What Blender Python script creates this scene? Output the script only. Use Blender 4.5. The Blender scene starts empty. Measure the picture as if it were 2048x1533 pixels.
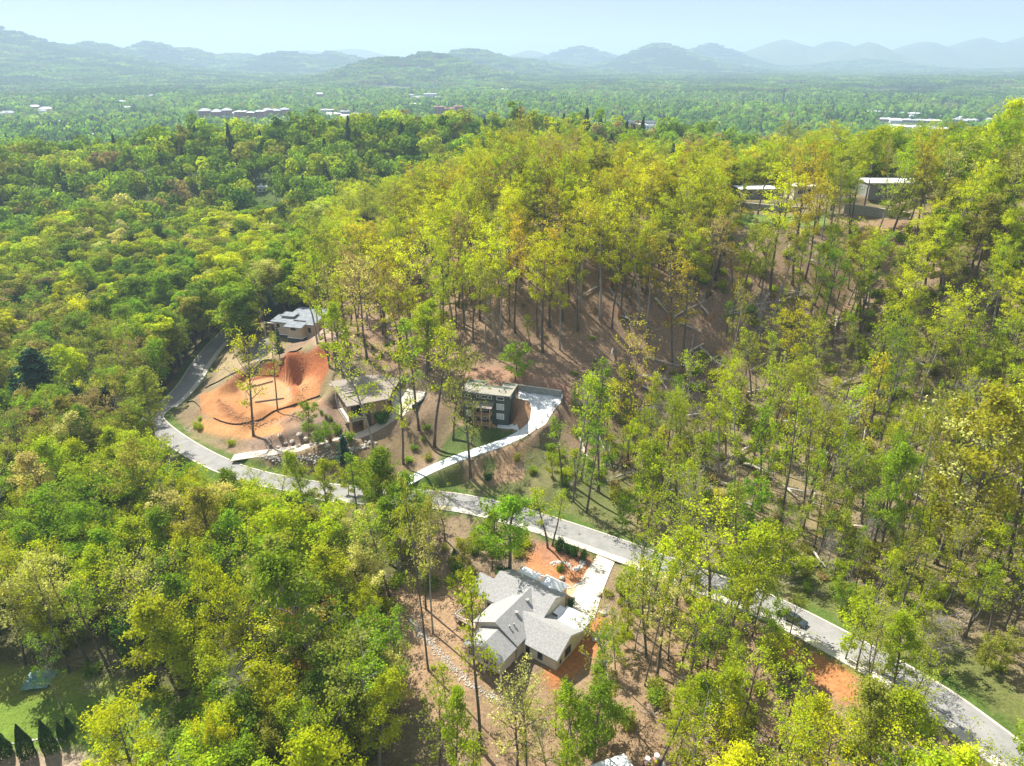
import bpy, math, random
import numpy as np
from mathutils import Vector, Matrix
from mathutils.geometry import delaunay_2d_cdt
R = math.radians
scene = bpy.context.scene
COL = scene.collection

# ------------------------------------------------------------------ camera, sky, sun, exposure
CAM_Z = 105.0
PITCH = R(24.6)
cam_d = bpy.data.cameras.new('camera')
cam = bpy.data.objects.new('camera', cam_d)
COL.objects.link(cam)
cam.location = (0, 0, CAM_Z)
cam.rotation_euler = (R(90) - PITCH, 0, 0)
cam_d.sensor_width = 36.0
cam_d.lens = 36.0 * 1420.0 / 2048.0
cam_d.clip_start = 1.0
cam_d.clip_end = 80000.0
scene.camera = cam

SUN_EL, SUN_DIR = R(50), (-0.68, 0.73)          # towards the sun on the ground plane
world = bpy.data.worlds.new('World')
scene.world = world
world.use_nodes = True
wt = world.node_tree
wt.nodes.clear()
sky = wt.nodes.new('ShaderNodeTexSky')
sky.sky_type = 'NISHITA'
sky.sun_disc = False
sky.sun_elevation = SUN_EL
sky.sun_rotation = math.atan2(SUN_DIR[0], SUN_DIR[1])
sky.altitude = 650
sky.air_density = 1.0
sky.dust_density = 3.0
sky.ozone_density = 1.0
bg = wt.nodes.new('ShaderNodeBackground')
bg.inputs['Strength'].default_value = 0.085
wo = wt.nodes.new('ShaderNodeOutputWorld')
# thin high cloud
_tc = wt.nodes.new('ShaderNodeTexCoord'); _mp = wt.nodes.new('ShaderNodeMapping'); _mp.inputs['Scale'].default_value = (1.2, 1.2, 9.0)
_nz = wt.nodes.new('ShaderNodeTexNoise'); _nz.inputs['Scale'].default_value = 2.2; _nz.inputs['Detail'].default_value = 7; _nz.inputs['Roughness'].default_value = 0.6
_mr = wt.nodes.new('ShaderNodeMapRange'); _mr.inputs['From Min'].default_value = 0.48; _mr.inputs['From Max'].default_value = 0.75; _mr.inputs['To Max'].default_value = 0.7
_mx = wt.nodes.new('ShaderNodeMixRGB'); _mx.inputs[2].default_value = (3.0, 3.2, 3.7, 1)
_vl = wt.nodes.new('ShaderNodeMixRGB'); _vl.inputs[0].default_value = 0.95; _vl.inputs[2].default_value = (2.2, 2.6, 3.3, 1)      # high veil of moisture over the blue
wt.links.new(_tc.outputs['Generated'], _mp.inputs[0]); wt.links.new(_mp.outputs[0], _nz.inputs['Vector']); wt.links.new(_nz.outputs['Fac'], _mr.inputs[0])
wt.links.new(_mr.outputs[0], _mx.inputs[0]); wt.links.new(sky.outputs[0], _vl.inputs[1]); wt.links.new(_vl.outputs[0], _mx.inputs[1]); wt.links.new(_mx.outputs[0], bg.inputs[0])
wt.links.new(bg.outputs[0], wo.inputs[0])

sl = bpy.data.lights.new('sun', 'SUN')
sl.energy = 4.7
sl.angle = R(0.53)
sl.color = (1.0, 0.95, 0.86)
sun = bpy.data.objects.new('sun', sl)
COL.objects.link(sun)
sdir = Vector((SUN_DIR[0] * math.cos(SUN_EL), SUN_DIR[1] * math.cos(SUN_EL), math.sin(SUN_EL)))
sun.rotation_euler = sdir.to_track_quat('Z', 'Y').to_euler()
sun.location = (0, 0, 400)

vs = scene.view_settings
vs.view_transform = 'Standard'
vs.look = 'None'
vs.gamma = 1.0
vs.use_curve_mapping = False
vs.exposure = 1.3
cy = scene.cycles
cy.max_bounces = 5
cy.diffuse_bounces = 3
cy.glossy_bounces = 2
cy.transmission_bounces = 4
cy.transparent_max_bounces = 8
cy.volume_bounces = 1
cy.caustics_reflective = False
cy.caustics_refractive = False
cy.use_denoising = True

# ------------------------------------------------------------------ pixel rays of the 2048 px photograph
F = 1420.0
def ray(px, py):
    x = (np.asarray(px, float) - 1024.0) / F
    v = (766.5 - np.asarray(py, float)) / F
    return (x, math.cos(PITCH) + v * math.sin(PITCH), -math.sin(PITCH) + v * math.cos(PITCH))
def atz(px, py, z):
    d = ray(px, py)
    t = (z - CAM_Z) / d[2]
    return (float(d[0] * t), float(d[1] * t), float(z))
def proj(x, y, z):
    x = np.asarray(x, float); y = np.asarray(y, float); z = np.asarray(z, float) - CAM_Z
    dep = y * math.cos(PITCH) - z * math.sin(PITCH)
    up = y * math.sin(PITCH) + z * math.cos(PITCH)
    dep = np.maximum(dep, 1e-3)
    return 1024.0 + F * x / dep, 766.5 - F * up / dep, dep

# ------------------------------------------------------------------ noise
def _hash(ix, iy, s):
    n = (ix.astype(np.int64) * 374761393 + iy.astype(np.int64) * 668265263 + s * 1442695041) & 0xffffffff
    n = ((n ^ (n >> 13)) * 1274126177) & 0xffffffff
    n = n ^ (n >> 16)
    return (n & 0xffff) / 65535.0
def vnoise(x, y, s=0):
    ix = np.floor(x); iy = np.floor(y)
    fx = x - ix; fy = y - iy
    fx = fx * fx * (3 - 2 * fx); fy = fy * fy * (3 - 2 * fy)
    a = _hash(ix, iy, s); b = _hash(ix + 1, iy, s); c = _hash(ix, iy + 1, s); d = _hash(ix + 1, iy + 1, s)
    return (a * (1 - fx) + b * fx) * (1 - fy) + (c * (1 - fx) + d * fx) * fy
def fbm(x, y, s=0, o=4):
    r = 0; a = 0.5
    for i in range(o):
        r = r + a * (vnoise(x, y, s + i * 17) - 0.5) * 2; a *= 0.5; x = x * 2.03 + 11.3; y = y * 2.03 + 7.7
    return r

# ------------------------------------------------------------------ terrain: control heights, (photo px, py, z)
ROAD = [(2300,1700,8.5),(2150,1600,8),(2000,1490,7),(1890,1404,6),(1750,1322,4.8),(1640,1262,3.6),(1536,1210,2.6),(1400,1158,1.4),
        (1230,1094,0),(1048,1034,-0.6),(925,1004,-1),(800,991,-1.4),(700,988,-2),(560,966,-3),(480,946,-4),(410,916,-5.2),(350,880,-6.2),
        (310,848,-7),(303,832,-7.3),(330,813,-7.5),(372,772,-7.2),(395,735,-6),(430,690,-4),(470,652,-1),(500,632,1),(530,612,2.5),(570,598,3.5),(640,582,4.5),(735,568,6),(800,556,7)]
DRIVE_G = [(772,990,-1.3),(800,972,-0.8),(830,955,0.6),(870,936,2.4),(910,919,4.0),(960,902,5.6),(1010,885,7.2),(1045,868,8.8),(1068,850,10.4),(1082,828,12)]
DRIVE_B = [(428,938,-4.8),(450,921,-4.2),(500,911,-2.6),(560,903,-1),(620,894,0.8),(690,880,3),(742,862,5.2),(785,834,8),(815,806,10)]
DRIVE_W = [(1222,1102,0),(1205,1130,-0.4),(1190,1160,-0.9),(1172,1200,-1.5),(1160,1235,-1.9)]
CTRL = [
 (1024,1900,-10),(1400,1900,-5),(600,1900,-18),(1024,1700,-9),(1400,1700,-5),(1024,1530,-6.5),(1024,1400,-4.5),(860,1340,-5),(780,1250,-5),(1250,1400,-2.5),(1240,1530,-4),(800,1500,-9),
 (1700,1500,2),(1700,1560,1.5),(1500,1400,0),(1500,1530,-1),(1330,1280,-1),(1400,1250,0),(1024,1180,-1.8),(900,1150,-2.5),(900,1060,-2),(1120,1130,-0.8),
 (1100,960,2.5),(1040,940,3),(960,950,2),(880,890,4),(820,900,3),(780,930,1),(850,830,9),(880,760,15),(940,760,16.5),
 (1030,760,17),(1100,765,16.5),(1180,790,14),(1160,860,8),(1150,930,4),(1200,1000,1),(1200,950,3),
 (1024,700,20),(1024,600,31),(1024,500,42),(1024,430,47.5),(900,700,17),(900,600,26),(900,500,36),(900,460,39),(780,700,15),(780,620,18),(780,540,23),(800,500,26),
 (1400,1000,2),(1400,1080,0.5),(1400,850,6),(1400,700,20),(1400,600,32),(1400,480,45),(1250,700,19),(1250,600,31),(1250,480,44),(1260,850,8),(1150,620,28),(1150,700,20),
 (1550,1100,1.5),(1550,1000,3),(1550,850,9),(1550,700,21),(1550,600,33),(1550,480,47),
 (1700,1200,3),(1700,1150,2.6),(1700,1000,6),(1700,850,12),(1700,700,23),(1700,600,33),(1700,500,45.5),(1750,440,53),(1560,430,50),(1780,405,56.5),(1560,405,52),
 (1900,1280,5.5),(1900,1100,6),(1900,900,14),(1900,700,28),(1900,550,45),(1900,440,56),
 (2048,1380,7),(2040,1200,8),(2040,1000,12),(2040,800,22),(2040,600,42),(2040,450,58),(2000,390,62),(2200,1000,16),(2200,600,48),(2300,400,68),
 (1560,395,52.5),(1024,395,48.5),(1300,400,49.5),(1400,400,50),(1700,385,57),(1900,380,61),(700,560,13),(760,500,18),
 (600,900,3),(540,880,0.5),(500,860,-1),(450,870,-3.5),(640,850,4.6),(690,860,4.6),(430,830,-3.2),(420,800,-3.6),(520,830,1.5),(600,820,3.6),(640,790,5.5),(480,740,3.6),(515,738,5.6),(545,732,6.4),(575,728,7.6),(598,752,5.2),(600,785,3.6),(590,808,2.2),(640,700,13.5),(600,690,10),(540,700,5.5),
 (500,680,2.5),(450,720,-2.5),(440,760,-3),(580,650,9.5),(640,640,14),(560,610,7.5),(640,600,10),(700,640,15),(720,700,15.5),(700,740,14.5),(820,770,13),
 (600,1500,-16),(600,1300,-12),(600,1100,-6.5),(600,1020,-3.5),(450,1000,-6),(350,1000,-9.5),(350,1200,-13.5),(350,1400,-17),
 (100,1700,-20),(100,1500,-19),(100,1400,-18),(100,1250,-17),(100,1100,-16.5),(100,900,-15),(100,750,-15),(250,850,-10),(230,780,-10.5),(100,600,-13),(-150,1400,-20),(-150,900,-18),(-200,600,-16),
 (350,650,-11),(400,600,-9),(300,560,-12),(480,560,-4),(600,540,2),(100,500,-14),(300,500,-12),(500,500,-2),(650,500,6),(60,400,9),(250,400,9),(450,400,12),(620,400,14),
]
def _ctrl_xyz():
    pts = [atz(*c) for c in CTRL] + [atz(*c) for c in ROAD[::2]] + [atz(*c) for c in DRIVE_G[2::3]] + [atz(*c) for c in DRIVE_B[2::3]]
    # beyond the ridge and the valley floor, in metres
    pts += [(0,470,12),(100,450,20),(220,430,30),(150,520,20),(300,500,12),(420,460,20),
            (-520,430,26),(-400,500,31),(-260,560,35),(-120,600,38),(0,620,41),(140,620,30),(280,600,14),(420,560,10),(-560,600,20),(560,560,12),(-300,760,-4),(0,800,0),(300,800,-2),(420,300,60),(360,200,40),(350,80,25),(200,-60,0),(0,-80,-20),(-250,-80,-28),(-350,150,-20),(-420,350,-8),(-250,450,2),
            (-60,450,2),(60,390,26),(170,370,42),(-120,400,-4),(-640,380,15),(600,420,45),(500,100,30)]
    for a in np.linspace(-1.1, 1.1, 12):
        for r in (950, 1250):
            pts.append((math.sin(a) * r, math.cos(a) * r, -26))
    return np.array(pts)
CP = _ctrl_xyz()
def _solve(P):
    n = len(P)
    d = np.sqrt(((P[:, None, :2] - P[None, :, :2]) ** 2).sum(-1))
    A = np.zeros((n + 3, n + 3)); A[:n, :n] = -d + np.eye(n) * -3.0
    A[:n, n] = 1; A[:n, n + 1] = P[:, 0]; A[:n, n + 2] = P[:, 1]
    A[n:, :n] = A[:n, n:].T
    b = np.zeros(n + 3); b[:n] = P[:, 2]
    return np.linalg.solve(A, b)
CW = _solve(CP)
def base_near(x, y):
    out = np.empty(x.shape)
    for i in range(0, len(x), 20000):
        xs = x[i:i+20000, None]; ys = y[i:i+20000, None]
        d = np.sqrt((xs - CP[None, :, 0]) ** 2 + (ys - CP[None, :, 1]) ** 2)
        out[i:i+20000] = -d @ CW[:-3] + CW[-3] + CW[-2] * x[i:i+20000] + CW[-1] * y[i:i+20000]
    return out
# far hills: crest as seen (px, py), distance, half width along and across
HILLS = [(-160,50,6200,900,900),(-40,52,6300,500,800),(30,70,6500,380,800),(110,92,6600,500,700),(185,86,6900,330,650),(300,85,7400,330,600),(370,97,7500,380,500),(470,108,8000,500,500),(570,106,7000,420,450),(660,107,7300,450,450),
         (770,119,4500,260,420),(860,109,4700,300,450),(940,100,6200,420,500),(1030,119,6800,500,500),(1160,91,9610,496,630),(1060,101,10540,558,630),(700,95,12090,806,630),(600,99,12276,930,630),
         (1320,87,8060,434,630),(1420,85,9610,434,630),(1570,78,10850,682,700),(1670,78,11284,558,700),(1740,84,10230,496,630),(1850,80,11470,558,700),
         (1960,72,11780,558,700),(2080,62,12090,682,700),(2250,52,12400,868,700),(1500,109,11500,1200,900),(1250,114,11000,1500,800),(1900,108,12500,1500,900)]
_HC = []
for _px, _py, _d, _wa, _wc in HILLS:
    _r = ray(_px, _py); _h = math.hypot(float(_r[0]), float(_r[1]))
    _HC.append((float(_r[0]) / _h * _d, float(_r[1]) / _h * _d, CAM_Z + float(_r[2]) / _h * _d, _wa, _wc, float(_r[0]) / _h, float(_r[1]) / _h))
def base_far(x, y):
    z = -27 + 15 * fbm(x / 600, y / 600, 5, 3) + 5 * fbm(x / 200, y / 200, 9, 2)
    r = np.hypot(x, y)
    z = z + 38 * np.clip(fbm(x / 1800, y / 1300, 61, 3), 0, 1) * np.clip((r - 2600) / 2500, 0, 1)
    rid = fbm(x / 900, y / 900, 31, 3)
    for cx, cy_, top, wa, wc, sx, sy in _HC:
        dx, dy = x - cx, y - cy_
        al = (dx * sy - dy * sx) / wa; ac = (dx * sx + dy * sy) / wc
        q = np.sqrt(al ** 2 + ac ** 2)
        g = np.exp(-0.8 * q ** 1.45 * (1 + 0.3 * rid))
        z = np.maximum(z, -34 + (top + 34) * g)
    return z
def sstep(t):
    t = np.clip(t, 0, 1)
    return t * t * (3 - 2 * t)
def base_z(x, y):
    r = np.hypot(x, y - 100)
    w = sstep((r - 850) / 400)
    z = np.zeros(x.shape)
    m = w < 1
    if m.any():
        z[m] += (1 - w[m]) * (base_near(x[m], y[m]) + 0.5 * fbm(x[m] / 14, y[m] / 14, 3, 3))
    m = w > 0
    if m.any():
        z[m] += w[m] * base_far(x[m], y[m])
    return z

def catmull(P, step=1.5):
    P = [Vector(p) for p in P]
    out = []
    Q = [P[0] * 2 - P[1]] + P + [P[-1] * 2 - P[-2]]
    for i in range(1, len(Q) - 2):
        a, b, c, d = Q[i-1], Q[i], Q[i+1], Q[i+2]
        n = max(2, int((c - b).length / step))
        for k in range(n):
            t = k / n
            out.append(0.5 * ((2 * b) + (c - a) * t + (2 * a - 5 * b + 4 * c - d) * t * t + (3 * b - a - 3 * c + d) * t ** 3))
    out.append(P[-1])
    return out
def smooth_line(L, n=3):
    L = [v.copy() for v in L]
    for _ in range(n):
        L = [L[0]] + [(L[i-1] + L[i] * 2 + L[i+1]) / 4 for i in range(1, len(L) - 1)] + [L[-1]]
    return L
LINE_ROAD = smooth_line(catmull([atz(*c) for c in ROAD], 1.5), 14)
LINE_G = smooth_line(catmull([atz(*c) for c in DRIVE_G], 1.2), 4)
LINE_B = smooth_line(catmull([atz(*c) for c in DRIVE_B], 1.2), 4)
LINE_W = smooth_line(catmull([atz(*c) for c in DRIVE_W], 1.2), 3)

def meet_road(L, n=7.0):
    """lift the start of a drive to the road surface, easing out over n metres"""
    p0 = L[0]; q = min(LINE_ROAD, key=lambda v: (v.x - p0.x) ** 2 + (v.y - p0.y) ** 2); dz = q.z - p0.z
    for v in L: v.z += dz * max(0.0, 1 - (Vector((v.x - p0.x, v.y - p0.y)).length / (n * 2)))
    d = (p0 - q); k = int(d.length / .8)
    L[:0] = [q + d * (i / k) for i in range(k)] if k > 1 else []
for _L in (LINE_G, LINE_B, LINE_W): meet_road(_L)
def pz(pts, z): return [atz(p[0], p[1], z) for p in pts]
PAD_G = pz([(1037,785),(1122,797),(1121,807),(1109,818),(1091,839),(1078,846),(1060,828),(1063,814),(1057,803),(1037,800)], 13.0)
PAD_B = pz([(776,788),(809,779),(851,787),(843,803),(826,812),(805,824),(790,815)], 10.4)
PAD_CLAY = pz([(478,775),(500,750),(560,752),(578,772),(585,800),(560,818),(490,812)], 1.2)
PAD_CLAY2 = pz([(408,812),(430,790),(470,790),(490,830),(455,836),(420,832)], -3.0)
PAD_WD = pz([(1120,1180),(1172,1170),(1185,1200),(1172,1245),(1163,1262),(1120,1240),(1100,1205)], -1.8)
def hpoly(O, rot, pts):
    c, s = math.cos(rot), math.sin(rot)
    return [(O[0] + c * p[0] - s * p[1], O[1] + s * p[0] + c * p[1], O[2]) for p in pts]
O_W = atz(1112, 1342, -2.0); ROT_W = R(-35.9)
O_G = atz(1017, 853, 8.3);  ROT_G = R(-13.9)
O_B = atz(704, 864, 4.6);   ROT_B = R(27.4)
O_H = atz(620, 688, 7.5);   ROT_H = R(-14.5)
PAD_HW = hpoly(O_W, ROT_W, [(0.5,-0.5),(0.5,9.5),(-25,13),(-25,4),(-13,-2),(-13,-0.5)])
PAD_HG = hpoly(O_G, ROT_G, [(0.5,-3),(0.2,2),(-14,2),(-14,-3)])
PAD_HB = hpoly(O_B, ROT_B, [(-1,-1),(-1,17),(6,17),(6,-1)])
PAD_HH = hpoly(O_H, ROT_H, [(1,-1),(1,12),(-19,12),(-19,-1)])
PAD_R1 = hpoly(atz(1900, 392, 57.6), 0, [(-45,-3),(12,-3),(12,16),(-45,16)])
PAD_R2 = hpoly(atz(1640, 402, 53.0), 0, [(-36,-1.5),(2,-1.5),(2,16),(-36,16)])
# (polygon, blend width, drop)
PADS = [(PAD_G,2.5),(PAD_B,2.5),(PAD_CLAY,1.6),(PAD_CLAY2,4),(PAD_WD,3),(PAD_HW,4),(PAD_HG,2.5),(PAD_HB,3),(PAD_HH,4),(PAD_R1,3.0),(PAD_R2,3.0)]
LINES = [(LINE_ROAD,5.6,6.0),(LINE_B,2.3,3.0),(LINE_G,2.4,3.0),(LINE_W,2.9,3.0),(LINE_ROAD,3.7,0.8)]

def dist_line(x, y, L):
    best = np.full(x.shape, 1e9); bz = np.zeros(x.shape)
    P = np.array([(v.x, v.y, v.z) for v in L])
    mx = (x > P[:,0].min() - 25) & (x < P[:,0].max() + 25) & (y > P[:,1].min() - 25) & (y < P[:,1].max() + 25)
    xs, ys = x[mx], y[mx]
    b = best[mx]; z = bz[mx]
    for i in range(len(P) - 1):
        ax, ay, az = P[i]; dx, dy, dz = P[i+1] - P[i]
        l2 = dx * dx + dy * dy + 1e-9
        t = np.clip(((xs - ax) * dx + (ys - ay) * dy) / l2, 0, 1)
        d = np.hypot(xs - ax - t * dx, ys - ay - t * dy)
        k = d < b
        b[k] = d[k]; z[k] = (az + t * dz)[k]
    best[mx] = b; bz[mx] = z
    return best, bz
def in_poly(x, y, P):
    ins = np.zeros(x.shape, bool)
    n = len(P)
    for i in range(n):
        x1, y1 = P[i][0], P[i][1]; x2, y2 = P[(i+1) % n][0], P[(i+1) % n][1]
        if y1 == y2: continue
        c = ((y1 > y) != (y2 > y)) & (x < (x2 - x1) * (y - y1) / (y2 - y1) + x1)
        ins ^= c
    return ins
def dist_poly(x, y, P):
    d, _ = dist_line(x, y, [Vector(p) for p in P] + [Vector(P[0])])
    d[in_poly(x, y, P)] = 0
    return d
def terrain_exact(x, y):
    x = np.asarray(x, float); y = np.asarray(y, float)
    z = base_z(x, y)
    for P, bw in PADS:
        d = dist_poly(x, y, P)
        w = 1 - sstep(d / bw)
        z = z * (1 - w) + P[0][2] * w
    for L, hw, bw in LINES:
        d, lz = dist_line(x, y, L)
        w = 1 - sstep((d - hw) / bw)
        z = z * (1 - w) + lz * w
    return z
def axis(lo, hi, step, far_lo, far_hi, g):
    core = list(np.arange(lo, hi + 1e-6, step))
    a = []; s = step; v = hi
    while v < far_hi:
        s *= g; v += s; a.append(v)
    b = []; s = step; v = lo
    while v > far_lo:
        s *= g; v -= s; b.append(v)
    return np.array(b[::-1] + core + a)
GX = axis(-165, 190, 1.25, -24000, 24000, 1.026)
GY = axis(62, 330, 1.25, -400, 24000, 1.026)
XX, YY = np.meshgrid(GX, GY)
GZ = terrain_exact(XX.ravel(), YY.ravel()).reshape(XX.shape)
def tz(x, y):
    x = np.asarray(x, float); y = np.asarray(y, float)
    i = np.clip(np.searchsorted(GX, x) - 1, 0, len(GX) - 2); j = np.clip(np.searchsorted(GY, y) - 1, 0, len(GY) - 2)
    fx = np.clip((x - GX[i]) / (GX[i+1] - GX[i]), 0, 1); fy = np.clip((y - GY[j]) / (GY[j+1] - GY[j]), 0, 1)
    return (GZ[j, i] * (1 - fx) + GZ[j, i+1] * fx) * (1 - fy) + (GZ[j+1, i] * (1 - fx) + GZ[j+1, i+1] * fx) * fy
def at(px, py):
    """where the line of sight through a photo pixel meets the ground"""
    px = np.atleast_1d(np.asarray(px, float)); py = np.atleast_1d(np.asarray(py, float))
    dx, dy, dz = ray(px, py)
    n = np.sqrt(dx * dx + dy * dy + dz * dz)
    t = np.concatenate([np.arange(50, 420, 1.0), np.geomspace(420, 20000, 700)])
    X = (dx / n)[:, None] * t; Y = (dy / n)[:, None] * t; Z = CAM_Z + (dz / n)[:, None] * t
    G = tz(X, Y)
    below = (Z < G)
    k = np.argmax(below, 1); k = np.maximum(k, 1)
    ii = np.arange(len(px))
    a = (Z - G)[ii, k-1]; b = (Z - G)[ii, k]
    f = np.clip(a / (a - b + 1e-9), 0, 1)
    tt = t[k-1] + (t[k] - t[k-1]) * f
    x = dx / n * tt; y = dy / n * tt
    return x, y, tz(x, y)
def at1(px, py):
    x, y, z = at(px, py)
    return float(x[0]), float(y[0]), float(z[0])

# ------------------------------------------------------------------ tags, materials, mesh builder
def tag(o, label=None, cat=None, group=None, kind=None):
    if label: o['label'] = label
    if cat: o['category'] = cat
    if group: o['group'] = group
    if kind: o['kind'] = kind
    return o
def empty(name, loc, rz=0.0, label=None, cat=None, group=None):
    o = bpy.data.objects.new(name, None)
    o.empty_display_size = 0.5
    COL.objects.link(o)
    o.location = loc; o.rotation_euler = (0, 0, rz)
    return tag(o, label, cat, group)

ORD = ['first','second','third','fourth','fifth','sixth','seventh','eighth','ninth','tenth','eleventh','twelfth','thirteenth','fourteenth','fifteenth','sixteenth','seventeenth','eighteenth','nineteenth','twentieth',
       'twenty-first','twenty-second','twenty-third','twenty-fourth','twenty-fifth','twenty-sixth','twenty-seventh','twenty-eighth','twenty-ninth','thirtieth']

class NT:
    def __init__(s, name):
        s.m = bpy.data.materials.new(name); s.m.use_nodes = True
        s.t = s.m.node_tree; s.t.nodes.clear()
    def n(s, typ, **kw):
        nd = s.t.nodes.new(typ)
        for k, v in kw.items():
            if k.startswith('i_'):
                nd.inputs[k[2:].replace('_', ' ')].default_value = v
            else: setattr(nd, k, v)
        return nd
    def l(s, a, b): s.t.links.new(a, b)
def mat(name, col, rough=0.8, var=0.18, scale=1.5, metal=0.0, bump=0.0, col2=None, spec=0.3, stretch=None, detail=5.0):
    """one procedural surface: base colour broken up by two noises, optional bump"""
    N = NT(name)
    tc = N.n('ShaderNodeTexCoord')
    mp = N.n('ShaderNodeMapping')
    if stretch: mp.inputs['Scale'].default_value = stretch
    N.l(tc.outputs['Object'], mp.inputs[0])
    nz = N.n('ShaderNodeTexNoise'); nz.inputs['Scale'].default_value = scale; nz.inputs['Detail'].default_value = detail
    nz.inputs['Roughness'].default_value = 0.65
    N.l(mp.outputs[0], nz.inputs['Vector'])
    rp = N.n('ShaderNodeValToRGB')
    c2 = col2 or tuple(min(1, c * (1 + var)) for c in col)
    c1 = tuple(c * (1 - var) for c in col) if not col2 else col
    rp.color_ramp.elements[0].position = 0.33; rp.color_ramp.elements[1].position = 0.67
    rp.color_ramp.elements[0].color = (*c1, 1); rp.color_ramp.elements[1].color = (*c2, 1)
    N.l(nz.outputs['Fac'], rp.inputs[0])
    b = N.n('ShaderNodeBsdfPrincipled')
    N.l(rp.outputs[0], b.inputs['Base Color'])
    b.inputs['Roughness'].default_value = rough; b.inputs['Metallic'].default_value = metal
    b.inputs['Specular IOR Level'].default_value = spec
    if bump:
        bp = N.n('ShaderNodeBump'); bp.inputs['Strength'].default_value = bump; bp.inputs['Distance'].default_value = 0.1
        n2 = N.n('ShaderNodeTexNoise'); n2.inputs['Scale'].default_value = scale * 4; n2.inputs['Detail'].default_value = 4
        N.l(mp.outputs[0], n2.inputs['Vector']); N.l(n2.outputs['Fac'], bp.inputs['Height']); N.l(bp.outputs[0], b.inputs['Normal'])
    o = N.n('ShaderNodeOutputMaterial'); N.l(b.outputs[0], o.inputs[0])
    return N.m
def slabs(m, size=3.0, gap=.022, rot=.5, dark=.72):
    """score control joints into a concrete surface"""
    t = m.node_tree; p = next(n for n in t.nodes if n.type == 'BSDF_PRINCIPLED'); src = p.inputs['Base Color'].links[0].from_socket
    tc = next(n for n in t.nodes if n.type == 'TEX_COORD'); mp = t.nodes.new('ShaderNodeMapping'); mp.inputs['Rotation'].default_value = (0, 0, rot)
    br = t.nodes.new('ShaderNodeTexBrick'); br.offset = 0; br.inputs['Scale'].default_value = 1 / size; br.inputs['Brick Width'].default_value = 1; br.inputs['Row Height'].default_value = 1
    br.inputs['Mortar Size'].default_value = gap; br.inputs['Color1'].default_value = (1, 1, 1, 1); br.inputs['Color2'].default_value = (.93, .93, .93, 1); br.inputs['Mortar'].default_value = (dark, dark, dark, 1)
    mx = t.nodes.new('ShaderNodeVectorMath'); mx.operation = 'MULTIPLY'
    t.links.new(tc.outputs['Object'], mp.inputs[0]); t.links.new(mp.outputs[0], br.inputs['Vector']); t.links.new(src, mx.inputs[0]); t.links.new(br.outputs['Color'], mx.inputs[1]); t.links.new(mx.outputs[0], p.inputs['Base Color'])
def siding(name, col, pitch=0.22, vert=False, depth=0.25):
    N = NT(name)
    tc = N.n('ShaderNodeTexCoord'); sp = N.n('ShaderNodeSeparateXYZ'); N.l(tc.outputs['Object'], sp.inputs[0])
    w = N.n('ShaderNodeMath', operation='MULTIPLY'); w.inputs[1].default_value = 1 / pitch
    if vert:
        ad = N.n('ShaderNodeMath', operation='ADD'); N.l(sp.outputs[0], ad.inputs[0]); N.l(sp.outputs[1], ad.inputs[1]); N.l(ad.outputs[0], w.inputs[0])
    else: N.l(sp.outputs[2], w.inputs[0])
    fr = N.n('ShaderNodeMath', operation='FRACT'); N.l(w.outputs[0], fr.inputs[0])
    rp = N.n('ShaderNodeValToRGB'); rp.color_ramp.elements[0].color = (*[c * (1 - depth) for c in col], 1); rp.color_ramp.elements[1].color = (*col, 1)
    rp.color_ramp.elements[0].position = 0.0; rp.color_ramp.elements[1].position = 0.25
    N.l(fr.outputs[0], rp.inputs[0])
    nz = N.n('ShaderNodeTexNoise'); nz.inputs['Scale'].default_value = 0.7; nz.inputs['Detail'].default_value = 6; N.l(tc.outputs['Object'], nz.inputs['Vector'])
    mr = N.n('ShaderNodeMapRange'); mr.inputs['To Min'].default_value = 0.82; mr.inputs['To Max'].default_value = 1.1; N.l(nz.outputs['Fac'], mr.inputs[0])
    mx = N.n('ShaderNodeVectorMath', operation='SCALE'); N.l(rp.outputs[0], mx.inputs[0]); N.l(mr.outputs[0], mx.inputs['Scale'])
    b = N.n('ShaderNodeBsdfPrincipled'); N.l(mx.outputs[0], b.inputs['Base Color']); b.inputs['Roughness'].default_value = 0.7; b.inputs['Specular IOR Level'].default_value = 0.25
    o = N.n('ShaderNodeOutputMaterial'); N.l(b.outputs[0], o.inputs[0])
    return N.m
M = {}
M['asphalt'] = mat('asphalt', (0.21, 0.205, 0.195), 0.9, scale=0.35, col2=(0.285, 0.275, 0.26), bump=0.2, detail=9)
M['concrete'] = mat('sidewalk_concrete', (0.50, 0.45, 0.37), 0.9, scale=0.5, col2=(0.60, 0.55, 0.46), detail=8)
M['white_concrete'] = mat('new_concrete', (0.62, 0.64, 0.64), 0.85, scale=0.25, col2=(0.74, 0.75, 0.74), detail=8)
M['tan_concrete'] = mat('tan_concrete', (0.52, 0.43, 0.34), 0.9, scale=0.3, col2=(0.64, 0.55, 0.44), detail=8)
M['cream_concrete'] = mat('cream_concrete', (0.66, 0.58, 0.45), 0.9, scale=0.3, col2=(0.76, 0.69, 0.56), detail=8)
slabs(M['white_concrete'], 3.2, .03, .25); slabs(M['cream_concrete'], 3.4, .03, .9); slabs(M['tan_concrete'], 3.0, .03, .5); slabs(M['concrete'], 1.6, .04, -.6)
M['shingle'] = mat('grey_shingle', (0.235, 0.23, 0.22), 0.95, scale=2.6, col2=(0.37, 0.36, 0.345), bump=0.3, detail=6)
M['brown_shingle'] = mat('brown_shingle', (0.22, 0.185, 0.15), 0.95, scale=2.2, col2=(0.33, 0.285, 0.235), bump=0.3, detail=6)
M['olive_shingle'] = mat('olive_shingle', (0.24, 0.225, 0.18), 0.95, scale=2.2, col2=(0.34, 0.32, 0.26), bump=0.3, detail=6)
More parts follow.
